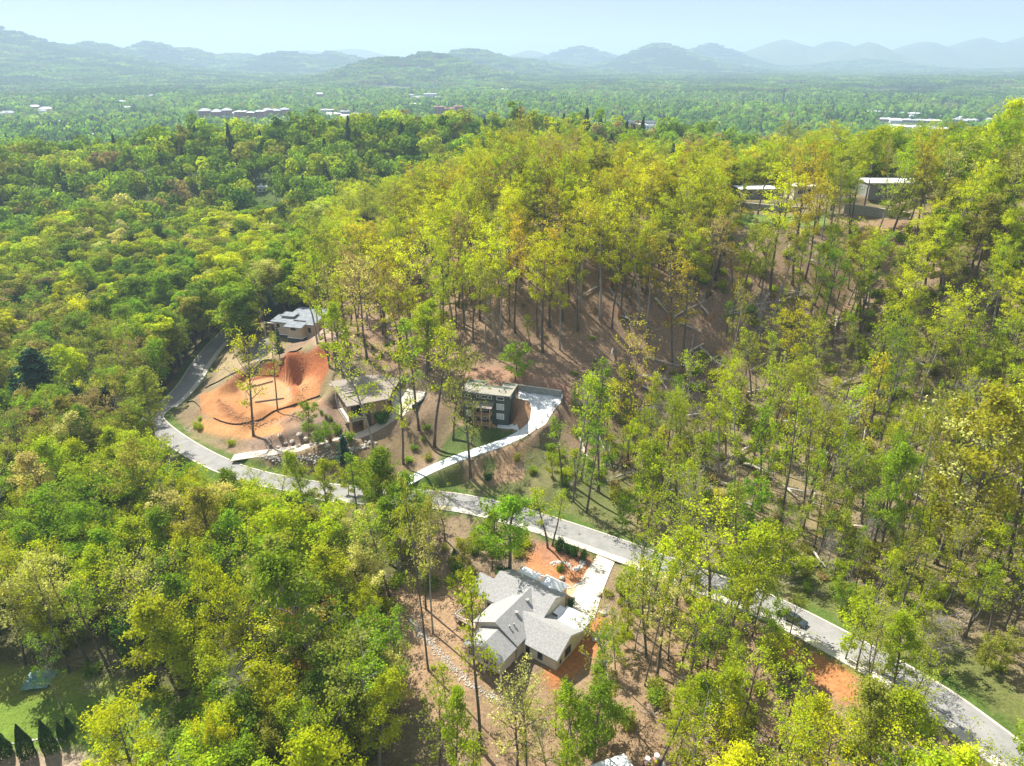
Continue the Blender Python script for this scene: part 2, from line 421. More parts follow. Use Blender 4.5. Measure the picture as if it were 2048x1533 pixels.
M['roof_metal'] = mat('grey_membrane', (0.17, 0.19, 0.21), 0.85, scale=0.6, col2=(0.27, 0.295, 0.315), detail=7, spec=.1)
M['white_metal'] = siding('white_seamed_metal', (0.88, 0.88, 0.88), 0.45, True, 0.08)
M['cream_siding'] = siding('cream_siding', (0.62, 0.57, 0.47), 0.2)
M['green_siding'] = siding('green_siding', (0.085, 0.108, 0.088), 0.2)
M['beige_siding'] = siding('beige_siding', (0.50, 0.42, 0.31), 0.3)
M['grey_siding'] = siding('grey_siding', (0.28, 0.28, 0.27), 0.3)
M['brown_siding'] = siding('brown_siding', (0.20, 0.155, 0.125), 0.25)
M['tan_wall'] = mat('tan_stucco', (0.46, 0.30, 0.18), 0.9, var=0.15)
M['dark_block'] = mat('dark_block', (0.07, 0.085, 0.09), 0.9, var=0.2, scale=2)
M['grey_block'] = mat('retaining_block', (0.24, 0.25, 0.235), 0.9, scale=1.3, col2=(0.33, 0.34, 0.31))
M['white_paint'] = mat('white_paint', (0.80, 0.80, 0.77), 0.6, var=0.04)
M['dark_trim'] = mat('dark_trim', (0.05, 0.05, 0.05), 0.6, var=0.2)
M['grey_trim'] = mat('grey_trim', (0.30, 0.29, 0.27), 0.7, var=0.1)
M['new_wood'] = mat('new_wood', (0.46, 0.30, 0.15), 0.8, scale=3, col2=(0.58, 0.40, 0.21))
M['deck_wood'] = mat('deck_wood', (0.34, 0.22, 0.14), 0.8, scale=3, col2=(0.42, 0.29, 0.18))
M['fence_wood'] = mat('fence_wood', (0.38, 0.30, 0.20), 0.85, scale=3, col2=(0.50, 0.40, 0.28))
M['brick'] = mat('red_brick', (0.26, 0.13, 0.10), 0.9, scale=0.3, col2=(0.34, 0.18, 0.14))
M['stone'] = mat('stone', (0.33, 0.29, 0.24), 0.95, scale=0.9, col2=(0.55, 0.50, 0.43), bump=0.4)
M['pale_stone'] = mat('pale_stone', (0.42, 0.41, 0.39), 0.95, scale=0.8, col2=(0.62, 0.60, 0.56), bump=0.4)
M['dirt'] = mat('root_soil', (0.34, 0.17, 0.08), 1.0, scale=1.5, col2=(0.50, 0.29, 0.14), bump=0.5)
M['silt'] = mat('black_silt_fabric', (0.03, 0.028, 0.026), 0.9, var=0.3)
M['far_white'] = mat('far_white_roof', (0.72, 0.73, 0.74), 0.7, var=0.05, scale=0.05)
M['far_grey'] = mat('far_grey_wall', (0.36, 0.37, 0.39), 0.8, var=0.15, scale=0.05)
M['teal'] = mat('teal_tarp', (0.10, 0.21, 0.18), 0.6, scale=0.8, col2=(0.17, 0.30, 0.26))
M['car_paint'] = mat('dark_car_paint', (0.03, 0.045, 0.06), 0.25, var=0.05, spec=0.7)
M['rubber'] = mat('rubber', (0.02, 0.02, 0.02), 0.9)
M['rim'] = mat('rim_metal', (0.5, 0.5, 0.5), 0.35, metal=0.8)
M['red_light'] = mat('red_lens', (0.35, 0.02, 0.02), 0.3)
def _glass():
    N = NT('dark_window_glass')
    b = N.n('ShaderNodeBsdfPrincipled'); b.inputs['Base Color'].default_value = (0.025, 0.035, 0.04, 1)
    b.inputs['Roughness'].default_value = 0.08; b.inputs['Specular IOR Level'].default_value = 0.9
    o = N.n('ShaderNodeOutputMaterial'); N.l(b.outputs[0], o.inputs[0])
    return N.m
M['glass'] = _glass()
M['blind_glass'] = mat('window_with_blinds', (0.32, 0.40, 0.42), 0.2, scale=1.2, col2=(0.5, 0.58, 0.6), spec=0.8)

class MB:
    def __init__(s): s.v = []; s.f = []; s.mi = []; s.cur = 0
    def add(s, vs_, fs):
        n = len(s.v); s.v += [tuple(v) for v in vs_]; s.f += [tuple(i + n for i in f) for f in fs]; s.mi += [s.cur] * len(fs)
        return s
    def box(s, x0, x1, y0, y1, z0, z1):
        return s.add([(x0,y0,z0),(x1,y0,z0),(x1,y1,z0),(x0,y1,z0),(x0,y0,z1),(x1,y0,z1),(x1,y1,z1),(x0,y1,z1)],
                     [(0,3,2,1),(4,5,6,7),(0,1,5,4),(1,2,6,5),(2,3,7,6),(3,0,4,7)])
    def slab(s, quad, t):
        """a plate: polygon on top, thickness t downwards"""
        n = len(quad)
        vs_ = list(quad) + [(q[0], q[1], q[2] - t) for q in quad]
        fs = [tuple(range(n)), tuple(range(2 * n - 1, n - 1, -1))] + [((i + 1) % n, i, i + n, (i + 1) % n + n) for i in range(n)]
        return s.add(vs_, fs)
    def prism(s, poly, z0, z1):
        n = len(poly)
        vs_ = [(p[0], p[1], z0) for p in poly] + [(p[0], p[1], z1 if not callable(z1) else z1(p)) for p in poly]
        return s.add(vs_, [tuple(range(n))[::-1], tuple(range(n, 2 * n))] + [(i, (i + 1) % n, (i + 1) % n + n, i + n) for i in range(n)])
    def tube(s, pts, rad, n=6, cap=True):
        pts = [Vector(p) for p in pts]
        if not hasattr(rad, '__len__'): rad = [rad] * len(pts)
        b = len(s.v); up = Vector((0.31, 0.2, 0.93))
        for i, p in enumerate(pts):
            d = (pts[min(i + 1, len(pts) - 1)] - pts[max(i - 1, 0)]).normalized()
            a = d.cross(up)
            if a.length < 0.05: a = d.cross(Vector((1, 0, 0)))
            a.normalize(); c = d.cross(a)
            for k in range(n):
                t = 2 * math.pi * k / n
                s.v.append(tuple(p + (a * math.cos(t) + c * math.sin(t)) * rad[i]))
        for i in range(len(pts) - 1):
            for k in range(n):
                s.f.append((b + i*n + k, b + i*n + (k+1) % n, b + (i+1)*n + (k+1) % n, b + (i+1)*n + k)); s.mi.append(s.cur)
        if cap:
            s.f.append(tuple(b + k for k in range(n))[::-1]); s.mi.append(s.cur)
            s.f.append(tuple(b + (len(pts)-1)*n + k for k in range(n))); s.mi.append(s.cur)
        return s
    def mesh(s, name, mats, smooth=False):
        me = bpy.data.meshes.new(name); me.from_pydata(s.v, [], s.f)
        for m in (mats if isinstance(mats, (list, tuple)) else [mats]): me.materials.append(m)
        if len(me.materials) > 1: me.polygons.foreach_set('material_index', s.mi)
        if smooth: me.polygons.foreach_set('use_smooth', [True] * len(me.polygons))
        me.update(); return me
    def build(s, name, mats, parent=None, smooth=False, loc=None):
        o = bpy.data.objects.new(name, s.mesh(name, mats, smooth)); COL.objects.link(o)
        if parent is not None: o.parent = parent
        if loc is not None: o.location = loc
        return o
def np_mesh(name, V, Fq, mats, smooth=False):
    me = bpy.data.meshes.new(name)
    k = Fq.shape[1]
    me.vertices.add(len(V)); me.vertices.foreach_set('co', V.astype(np.float32).ravel())
    me.loops.add(Fq.size); me.loops.foreach_set('vertex_index', Fq.astype(np.int32).ravel())
    me.polygons.add(len(Fq)); me.polygons.foreach_set('loop_start', np.arange(0, Fq.size, k, dtype=np.int32))
    if smooth: me.polygons.foreach_set('use_smooth', np.ones(len(Fq), bool))
    for m in mats: me.materials.append(m)
    me.update(calc_edges=True); return me

# ------------------------------------------------------------------ ground sheet
ZONES = []
def zone(px_pts, col, soft=1.5, noise=0.0, wt_=1.0):
    x, y, z = at([p[0] for p in px_pts], [p[1] for p in px_pts])
    ZONES.append((list(zip(x, y)), col, soft, noise, wt_))
LITTER = (0.26, 0.185, 0.12)
GRASS = (0.085, 0.15, 0.025)
zone([(640,600),(1700,560),(1700,640),(1300,790),(1190,960),(1160,800),(1040,740),(880,745),(700,700)], (0.265, 0.18, 0.115), 6, 0.3)
zone([(1250,860),(1700,700),(2048,640),(2100,1400),(1700,1220),(1250,1080)], (0.235, 0.19, 0.10), 8, 0.9, 0.85)
zone([(860,970),(1000,930),(1120,920),(1240,960),(1250,1080),(1050,1010)], (0.15, 0.165, 0.055), 4, 1.0)
zone([(1000,905),(1045,885),(1040,960),(990,965),(930,945)], (0.42, 0.27, 0.16), 1.2, 0.3)
zone([(1330,985),(1330,960),(1560,1080),(1900,1290),(2048,1400),(2048,1470),(1900,1370),(1640,1220),(1400,1110)], (0.15, 0.165, 0.05), 4, 1.0)
# forest floor below the road
zone([(1220,1230),(1320,1180),(1560,1290),(1700,1400),(2000,1600),(1300,1600),(1180,1450)], (0.29, 0.195, 0.115), 5, 0.7)
zone([(0,950),(300,930),(560,990),(760,1060),(800,1200),(760,1340),(720,1600),(300,1600),(310,1420),(0,1330)], (0.13, 0.13, 0.05), 6, 0.7)
zone([(780,1180),(880,1150),(960,1190),(960,1300),(1010,1380),(1060,1440),(1100,1533),(960,1533),(860,1420),(790,1320)], (0.37, 0.245, 0.145), 3, 0.35)
zone([(960,1380),(1100,1360),(1180,1300),(1200,1230),(1260,1260),(1280,1533),(1100,1600),(960,1500)], (0.31, 0.21, 0.125), 3, 0.5)
zone([(1160,1260),(1190,1235),(1215,1250),(1190,1300),(1150,1340),(1110,1370),(1095,1350)], (0.46, 0.19, 0.07), 2, 0.25)
zone([(1060,1110),(1130,1100),(1200,1125),(1180,1160),(1120,1175),(1060,1150)], (0.48, 0.22, 0.10), 1.5, 0.35)
zone([(1075,1090),(1160,1108),(1190,1130),(1090,1120)], (0.38, 0.19, 0.11), 1.5, 0.3)
zone([(1118,1168),(1190,1163),(1170,1190),(1150,1215),(1105,1190)], (0.55, 0.36, 0.21), 0.6, 0.1)
# lawn bottom left, tan path
zone([(-60,1330),(120,1350),(270,1370),(330,1420),(300,1500),(-60,1490)], (0.235, 0.27, 0.055), 2, 0.35)
zone([(-60,1420),(320,1395),(300,1510),(-60,1500)], (0.17, 0.25, 0.04), 2, 0.3)
zone([(-60,1512),(160,1503),(200,1600),(-60,1600)], (0.40, 0.31, 0.22), 0.8, 0.15)
# green house plot
zone([(890,880),(945,850),(1010,862),(1050,870),(1005,890),(930,912),(885,925)], (0.085, 0.125, 0.032), 1.6, 1.1)  # lawn green, darkened in colour for the shade it lies in
zone([(1018,855),(1036,800),(1058,802),(1063,812),(1050,850),(1042,866)], (0.40, 0.235, 0.13), 0.5, 0.15)
zone([(965,925),(985,918),(990,940),(970,946)], (0.09, 0.14, 0.03), 1.4, 0.8)
zone([(915,755),(960,738),(1060,748),(1150,778),(1140,800),(1050,772),(950,762)], (0.34, 0.20, 0.13), 2, 0.3)
# brown house slope and wall, grey house plot
zone([(500,870),(600,820),(650,815),(720,880),(690,890),(600,905),(500,905)], (0.27, 0.19, 0.14), 2, 0.4)
zone([(470,925),(600,905),(690,900),(760,885),(860,850),(870,900),(790,960),(700,960),(480,940)], (0.22, 0.16, 0.09), 2, 0.6)
zone([(620,625),(670,640),(670,690),(640,700),(625,668)], (0.36, 0.25, 0.19), 2, 0.2)
zone([(455,700),(520,670),(560,690),(540,720),(460,745),(430,770)], (0.34, 0.26, 0.15), 1.5, 0.3)
zone([(510,690),(532,672),(536,700),(520,725),(508,715)], (0.25, 0.24, 0.20), 1, 0.1)
# clay lot
zone([(402,790),(470,755),(540,725),(590,708),(640,697),(660,715),(655,740),(640,762),(636,790),(560,840),(510,860),(440,850),(405,825)], (0.42, 0.20, 0.085), 0.8, 0.6)
zone([(480,755),(540,728),(600,706),(645,698),(660,715),(652,750),(636,785),(590,790),(580,755),(500,760)], (0.36, 0.125, 0.052), 1.2, 0.5)
zone([(480,775),(500,757),(560,756),(580,775),(582,800),(560,815),(490,812)], (0.50, 0.29, 0.145), 0.6, 0.4)
zone([(405,840),(450,852),(520,858),(560,845),(640,800),(640,815),(560,868),(450,872),(400,860)], (0.50, 0.26, 0.11), 1.0, 0.3)
zone([(436,802),(452,812),(470,826),(500,846),(494,852),(465,838),(440,820)], (0.26, 0.115, 0.05), 0.7, 0.7)
zone([(480,772),(545,752),(575,760),(578,748),(545,740),(485,760)], (0.24, 0.075, 0.035), 0.5, 0.4)  # back wall of the pit, its shade put into the dark red
zone([(600,770),(636,760),(640,785),(605,795)], (0.55, 0.27, 0.12), 1.5, 0.8)
zone([(560,846),(640,803),(652,812),(572,868)], (0.30, 0.19, 0.12), 1.0, 0.5)
# ridge plots
zone([(1660,440),(1820,440),(1830,520),(1700,530)], (0.27, 0.18, 0.11), 3, 0.6)
zone([(1450,425),(1650,425),(1650,455),(1450,450)], (0.15, 0.22, 0.05), 2, 0.4)
zone([(1560,1262),(1640,1312),(1700,1345),(1730,1400),(1690,1400),(1600,1340),(1545,1290)], (0.50, 0.22, 0.09), 1.2, 0.3)
def ground_colour():
    x = XX.ravel(); y = YY.ravel(); r = np.hypot(x, y)
    n1 = fbm(x / 9, y / 9, 41, 4); n2 = fbm(x / 2.5, y / 2.5, 43, 3); n3 = fbm(x / 40, y / 40, 47, 3)
    C = np.empty((len(x), 3)); C[:] = LITTER
    g = np.array((0.085, 0.12, 0.035)); gf = np.clip((r - 260) / 150, 0, 1)
    gf = np.maximum(gf, np.clip((-x - 100) / 60, 0, 1))
    gf = np.clip(gf + n3 * 0.2 * gf, 0, 1)[:, None]
    C = C * (1 - gf) + g * gf
    # rough green growth in patches through the near woods
    k = (np.clip(n1 * 1.6 + 0.1, 0, 1) * 0.5)[:, None]
    C = C * (1 - k) + np.array((0.16, 0.18, 0.06)) * k
    near = r < 420
    xn, yn = x[near], y[near]
    for P, col, soft, noi, w_ in ZONES:
        d = dist_poly(xn, yn, [(p[0], p[1], 0) for p in P])
        w = (1 - sstep(d / soft + noi * (n1[near] + n2[near] * 0.7) * 0.9)) * w_
        w[d > 24] = 0
        C[near] = C[near] * (1 - w[:, None]) + np.array(col) * w[:, None]
    d, _ = dist_line(xn, yn, LINE_ROAD)
    gr = np.clip(1 - sstep((d - 4.6 + n2[near] * 2.2 + n1[near] * 2.8) / 2.2), 0, 1) * 0.85
    C[near] = C[near] * (1 - gr[:, None]) + np.array(GRASS) * gr[:, None]
    # far pasture clearings
    fm = ((r > 2400) & (r < 9000) & (fbm(x / 420, y / 260, 77, 3) > 0.42))
    C[fm] = (0.13, 0.20, 0.06)
    return np.clip(C * (1 + 0.22 * n2[:, None] + 0.12 * n1[:, None]), 0.01, 0.9)
def build_ground():
    ny, nx = XX.shape
    V = np.stack([XX.ravel(), YY.ravel(), GZ.ravel()], 1)
    i = np.arange(nx - 1); j = np.arange(ny - 1)
    I, J = np.meshgrid(i, j); a = (J * nx + I).ravel()
    Fq = np.stack([a, a + 1, a + nx + 1, a + nx], 1)
    N = NT('forest_floor')
    at_ = N.n('ShaderNodeAttribute', attribute_name='ground_col')
    tc = N.n('ShaderNodeTexCoord')
    nz = N.n('ShaderNodeTexNoise'); nz.inputs['Scale'].default_value = 1.7; nz.inputs['Detail'].default_value = 9; nz.inputs['Roughness'].default_value = 0.85
    N.l(tc.outputs['Object'], nz.inputs['Vector'])
    mr = N.n('ShaderNodeMapRange'); mr.inputs['From Min'].default_value = 0.3; mr.inputs['From Max'].default_value = 0.7
    mr.inputs['To Min'].default_value = 0.42; mr.inputs['To Max'].default_value = 1.5; N.l(nz.outputs['Fac'], mr.inputs[0])
    sc = N.n('ShaderNodeVectorMath', operation='SCALE'); N.l(at_.outputs['Color'], sc.inputs[0]); N.l(mr.outputs[0], sc.inputs['Scale'])
    b = N.n('ShaderNodeBsdfPrincipled'); N.l(sc.outputs[0], b.inputs['Base Color']); b.inputs['Roughness'].default_value = 1.0; b.inputs['Specular IOR Level'].default_value = 0.05
    bp = N.n('ShaderNodeBump'); bp.inputs['Strength'].default_value = 0.9; bp.inputs['Distance'].default_value = 0.35
    N.l(nz.outputs['Fac'], bp.inputs['Height']); N.l(bp.outputs[0], b.inputs['Normal'])
    o = N.n('ShaderNodeOutputMaterial'); N.l(b.outputs[0], o.inputs[0])
    me = np_mesh('ground', V, Fq, [N.m], True)
    ca = me.color_attributes.new('ground_col', 'FLOAT_COLOR', 'POINT')
    C = np.ones((len(V), 4), np.float32); C[:, :3] = ground_colour()
    ca.data.foreach_set('color', C.ravel())
    ob = bpy.data.objects.new('ground', me); COL.objects.link(ob)
    return tag(ob, 'wooded hillside ground with leaf litter, grass and bare clay', 'ground', kind='structure')
build_ground()

# ------------------------------------------------------------------ roads and drives
def offs(L, d):
    out = []
    for i, p in enumerate(L):
        t = (L[min(i+1, len(L)-1)] - L[max(i-1, 0)]); t.z = 0; t.normalize()
        n = Vector((-t.y, t.x, 0))
        out.append(p + n * (d[i] if hasattr(d, '__len__') else d))
    return out
def strip(name, L, d0, d1, dz, m, skirt=0.25):
    """a ribbon between two offsets of a line, with sides going down into the ground"""
    a = offs(L, d0); b = offs(L, d1); mb = MB(); V = []; Fs = []
    for p, q in zip(a, b):
        V += [(p.x, p.y, p.z + dz - skirt), (p.x, p.y, p.z + dz), (q.x, q.y, q.z + dz), (q.x, q.y, q.z + dz - skirt)]
    for i in range(len(L) - 1):
        for k in range(3): Fs.append((i*4+k, (i+1)*4+k, (i+1)*4+k+1, i*4+k+1))
    mb.add(V, Fs); n = (len(L)-1)*4
    mb.add([], []); mb.f += [(0,1,2,3)[::-1] if False else (0,1,2,3), (n,n+3,n+2,n+1)]; mb.mi += [0, 0]
    return mb.build(name, m)
AW = 3.0
def off_road(L):
    """the part of a drive beyond the kerb"""
    d, _ = dist_line(np.array([v.x for v in L]), np.array([v.y for v in L]), LINE_ROAD)
    k = int(np.argmax(d > 3.3)); return L[k:]
_W = off_road(LINE_W)
tag(strip('road', LINE_ROAD, -AW, AW, 0.10, M['asphalt']), 'grey asphalt hillside road curving through the woods', 'road', kind='structure')
tag(strip('kerb_near', LINE_ROAD, AW, AW + 0.4, 0.20, M['concrete']), 'pale concrete kerb along the lower edge of the road', 'kerb', kind='structure')
tag(strip('kerb_far', LINE_ROAD, -AW - 0.45, -AW, 0.20, M['concrete']), 'pale concrete kerb along the uphill edge of the road', 'kerb', kind='structure')
iw = next(i for i, v in enumerate(LINE_ROAD) if proj(v.x, v.y, v.z)[0] < 640)
tag(strip('pavement', LINE_ROAD[:iw], AW + 0.45, AW + 1.9, 0.22, M['concrete']), 'pale concrete pavement beside the lower kerb', 'pavement', kind='structure')
ib = next(i for i, v in enumerate(LINE_ROAD) if i > iw + 60 and proj(v.x, v.y, v.z)[1] < 815)
tag(strip('pavement_upper', LINE_ROAD[ib:-20], -AW - 1.9, -AW - 0.45, 0.22, M['concrete']), 'concrete pavement beside the clay plot', 'pavement', kind='structure')
tag(strip('drive_green_house', off_road(LINE_G), -1.9, 1.9, 0.13, M['white_concrete']), 'new white concrete drive to the green house', 'drive', kind='structure')
tag(strip('drive_brown_house', off_road(LINE_B), -2.0, 2.0, 0.13, M['tan_concrete']), 'tan concrete drive curving up to the brown house', 'drive', kind='structure')
tag(strip('drive_white_house', _W, [-2.2 - 1.3 * i / len(_W) for i in range(len(_W))], [2.2 + 1.0 * i / len(_W) for i in range(len(_W))], 0.15, M['cream_concrete']), 'cream concrete drive down to the white house', 'drive', kind='structure')
def drape(name, P, dz, m, z=None, skirt=0.3):
    """a filled outline lying on the ground"""
    P = [Vector((p[0], p[1])) for p in P]
    ring = []
    for i, p in enumerate(P):
        q = P[(i + 1) % len(P)]; n = max(1, int((q - p).length / 1.5))
        ring += [p + (q - p) * k / n for k in range(n)]
    xs = [p.x for p in ring]; ys = [p.y for p in ring]
    gx, gy = np.meshgrid(np.arange(min(xs), max(xs), 1.6), np.arange(min(ys), max(ys), 1.6))
    gx = gx.ravel(); gy = gy.ravel(); k = in_poly(gx, gy, [(p.x, p.y) for p in P])
    pts = ring + [Vector((a, b)) for a, b in zip(gx[k], gy[k])]
    n = len(ring)
    v, e, f, _, _, _ = delaunay_2d_cdt(pts, [(i, (i + 1) % n) for i in range(n)], [], 1, 1e-4)
    x = np.array([p.x for p in v]); y = np.array([p.y for p in v])
    zz = (tz(x, y) if z is None else np.full(len(x), z)) + dz
    mb = MB(); mb.add([(a, b, c) for a, b, c in zip(x, y, zz)], [tuple(q) for q in f])
    m2 = len(mb.v); mb.v += [(mb.v[i][0], mb.v[i][1], mb.v[i][2] - skirt) for i in range(n)]
    for i in range(n):
        mb.f.append((i, (i + 1) % n, m2 + (i + 1) % n, m2 + i)); mb.mi.append(0)
    me = mb.mesh(name, m)
    ob = bpy.data.objects.new(name, me); COL.objects.link(ob)
    return ob
tag(drape('parking_green_house', PAD_G, 0.18, M['white_concrete']), 'wide white concrete parking pad beside the green house', 'parking pad', kind='structure')
tag(drape('parking_brown_house', PAD_B, 0.17, M['cream_concrete']), 'cream concrete parking court behind the brown house', 'parking pad', kind='structure')
tag(drape('forecourt', [(p[0], p[1]) for p in pz([(1160,1195),(1187,1190),(1192,1215),(1176,1245),(1160,1266),(1126,1248),(1128,1230),(1140,1215)], -1.8)], 0.19, M['cream_concrete']), 'cream concrete forecourt beside the white house', 'parking pad', kind='structure')
tag(drape('path_green_house', [(p[0], p[1]) for p in pz([(996,851),(1018,853),(1034,860),(1038,866),(1014,859),(994,857)], 8.2)], 0.16, M['white_concrete']), 'short white concrete path at the corner of the green house', 'path', kind='structure')

# ------------------------------------------------------------------ buildings
def window(root, face, u, z, w, h, glass='glass', frame='white_paint', at_=0.0, fr=.12, mull=0):
    """face: 'x+','x-','y-','y+' of a wall standing at coordinate at_; u runs along the wall"""
    s = 1 if face[1] == '+' else -1
    def bx(mb, u0, u1, z0, z1, d0, d1):
        a, b = sorted((at_ + s * d0, at_ + s * d1))
        if face[0] == 'x': mb.box(a, b, u0, u1, z0, z1)
        else: mb.box(u0, u1, a, b, z0, z1)
    f = MB()
    bx(f, u - w/2 - fr, u + w/2 + fr, z + h/2, z + h/2 + fr, -.02, .07); bx(f, u - w/2 - fr, u + w/2 + fr, z - h/2 - fr, z - h/2, -.02, .09)
    bx(f, u - w/2 - fr, u - w/2, z - h/2, z + h/2, -.02, .07); bx(f, u + w/2, u + w/2 + fr, z - h/2, z + h/2, -.02, .07)
    for k in range(mull): 
        c = u - w/2 + w * (k + 1) / (mull + 1); bx(f, c - .04, c + .04, z - h/2, z + h/2, -.01, .06)
    fo = f.build('window', M[frame], root)
    p = MB(); bx(p, u - w/2, u + w/2, z - h/2, z + h/2, -.03, .02); p.build('pane', M[glass], fo)
    return fo
def gable(wall, roof, x0, x1, y0, y1, zb, ze, zr, ax='x', ridge=None, ov=.45, t=.2, trim=None):
    if ax == 'x':
        r = (y0 + y1) / 2 if ridge is None else ridge
        wall.add([(x0,y0,zb),(x1,y0,zb),(x1,y1,zb),(x0,y1,zb),(x0,y0,ze),(x1,y0,ze),(x1,y1,ze),(x0,y1,ze),(x0,r,zr-.05),(x1,r,zr-.05)],
                 [(0,3,2,1),(0,1,5,4),(3,7,6,2),(1,2,6,9,5),(0,4,8,7,3),(4,5,9,8),(6,7,8,9)])
        s0 = (zr - ze) / (r - y0); s1 = (zr - ze) / (y1 - r)
        for a, b, m in ((y0, s0, -1), (y1, s1, 1)):
            e = a + m * ov; z = ze - b * ov + t
            q = [(x0-ov, e, z), (x1+ov, e, z), (x1+ov, r, zr+t), (x0-ov, r, zr+t)]
            roof.slab(q if m < 0 else q[::-1], t)
    else:
        r = (x0 + x1) / 2 if ridge is None else ridge
        wall.add([(x0,y0,zb),(x1,y0,zb),(x1,y1,zb),(x0,y1,zb),(x0,y0,ze),(x1,y0,ze),(x1,y1,ze),(x0,y1,ze),(r,y0,zr-.05),(r,y1,zr-.05)],
                 [(0,3,2,1),(1,2,6,5),(0,4,7,3),(0,1,5,8,4),(2,3,7,9,6),(4,8,9,7),(5,6,9,8)])
        s0 = (zr - ze) / (r - x0); s1 = (zr - ze) / (x1 - r)
        for a, b, m in ((x0, s0, -1), (x1, s1, 1)):
            e = a + m * ov; z = ze - b * ov + t
            q = [(e, y0-ov, z), (r, y0-ov, zr+t), (r, y1+ov, zr+t), (e, y1+ov, z)]
            roof.slab(q if m < 0 else q[::-1], t)
def railing(mb, p, q, h=1.0, step=.35, post=.05):
    p, q = Vector(p), Vector(q); n = max(1, int((q - p).length / step))
    for zz in (h, .12): mb.tube([p + Vector((0,0,zz)), q + Vector((0,0,zz))], .045, 4)
    for i in range(n + 1):
        c = p.lerp(q, i / n); mb.tube([c, c + Vector((0,0,h))], .03 if i % 5 else post, 4)

# ---- the white house
def white_house():
    r = empty('white_house', O_W, ROT_W, 'cream house with grey shingle gables and white metal porch roofs, in the foreground clearing', 'house')
    w, rf, mr = MB(), MB(), MB()
    gable(w, rf, -12.5, 0, 0, 9, -1.6, 3.1, 5.4)
    gable(w, rf, -18.3, -7.9, -1.8, 10.2, -1.6, 3.65, 6.5, 'y', ridge=-13)
    gable(w, rf, -16.25, -8.0, -7.0, -2.25, 0, 3.27, 5.3, 'y', ridge=-12.1)
    gable(w, rf, -20.9, -7.4, 4.8, 15.0, -1.6, 4.0, 6.52, ridge=10.5)
    rf.slab([(-25.2, 4.3, 3.97), (-21.36, 4.3, 3.97), (-21.36, 8.6, 5.86), (-25.2, 8.6, 5.86)], .2)
    w.box(-25, -21.0, 8.2, 8.5, -1.6, 5.5); w.box(-21.2, -20.95, 5.0, 8.2, -1.6, 4.0)
    w.box(-15.5, -8.5, -3.4, -1.9, -4.5, -.02)
    # hipped entrance and garage towers
    for cx, cyy, hf, zp, ze in ((-12, 16.3, 2.9, 5.5, 3.1), (-2.9, 10.4, 3.1, 5.1, 3.0)):
        w.box(cx - hf + .3, cx + hf - .3, cyy - hf + .3, cyy + hf - .3, -1.5, ze + .05)
        c = [(cx-hf, cyy-hf, ze), (cx+hf, cyy-hf, ze), (cx+hf, cyy+hf, ze), (cx-hf, cyy+hf, ze)]; p = (cx, cyy, zp)
        mr.add(c + [p] + [(a, b, d - .15) for a, b, d in c], [(0,1,4),(1,2,4),(2,3,4),(3,0,4),(5,8,7,6),(0,5,6,1),(1,6,7,2),(2,7,8,3),(3,8,5,0)])
    mr.slab([(-20.4, 15.6, 3.5), (-15.2, 15.6, 3.5), (-15.2, 18.6, 3.05), (-20.4, 18.6, 3.05)][::1], .12)
    mr.slab([(-7.2, 9.9, 3.3), (-5.0, 9.9, 3.0), (-5.0, 12.6, 3.0), (-7.2, 12.6, 3.3)], .1)
    w.build('wall', M['cream_siding'], r)
    ro = rf.build('roof', M['shingle'], r); mr.build('metal_roof', M['white_metal'], r)
    for x, y, s in ((-11.6, 7.0, .28), (-11.4, 2.9, .28), (-10.6, -.6, .14), (-10.3, .5, .14)):
        z = 6.7 - (x + 13) * .56
        v = MB().tube([(x, y, z - .4), (x, y, z + .45)], s, 8); v.tube([(x, y, z + .45), (x, y, z + .6)], s * 1.5, 8); v.build('roof_vent', M['grey_trim'], ro)
    for a, b in (((.48, -.45, 2.95), (.48, 4.5, 5.5)), ((.48, 4.5, 5.5), (.48, 9.45, 2.95)), ((-16.7, -7.48, 3.1), (-12.1, -7.48, 5.4)), ((-12.1, -7.48, 5.4), (-7.5, -7.48, 3.1))):
        tr = MB(); a, b = Vector(a), Vector(b); q = [a, b, b + Vector((0,0,-.28)), a + Vector((0,0,-.28))]
        tr.add(q + [v + Vector((.04 if a.x > 0 else 0, -.04 if a.x < 0 else 0, 0)) for v in q], [(0,1,2,3),(7,6,5,4),(0,4,5,1),(1,5,6,2),(2,6,7,3),(3,7,4,0)])
        tr.build('trim', M['white_paint'], r)
    window(r, 'x+', 3.6, 1.7, .8, 1.7, frame='dark_trim'); window(r, 'x+', 4.7, 1.7, .8, 1.7, frame='dark_trim'); window(r, 'x+', 1.5, 1.2, .5, 1.0, frame='grey_trim')
    window(r, 'y-', -9.3 + 5.6, 1.6, .9, 1.5, frame='dark_trim'); window(r, 'y-', -6.6, 1.7, .7, 1.6, frame='dark_trim')
    for x in (-15.1, -11.6, -9.8): window(r, 'y-', x, 1.75, .95, 1.45, frame='dark_trim', at_=-7.0)
    window(r, 'x-', -4.4, 1.7, 1.0, 1.4, frame='dark_trim', at_=-16.25); window(r, 'x-', 1.5, 1.6, 1.6, 2.0, frame='dark_trim', at_=-18.3, mull=1)
    for x in (-19.8, -18.9): window(r, 'y-', x, 1.6, .75, 2.1, frame='dark_trim', at_=4.8)
    g = MB().box(.02, .08, .8, 8.2, -3.2, -1.6); g.v = g.v
    MB().box(-12.45, -.05, .05, 8.95, -3.4, -1.6).build('foundation', M['grey_trim'], r)
    MB().box(-18.2, -8, -1.7, 10, -3.2, -1.6).build('foundation', M['grey_trim'], r)
    for x, y in ((-16.1, -6.85), (-12.1, -6.85), (-8.15, -6.85)): MB().box(x-.13, x+.13, y-.13, y+.13, -4.6, 0).build('post', M['white_paint'], r)
    d = MB(); d.box(-25, -18.35, -.6, 4.75, -.1, .1)
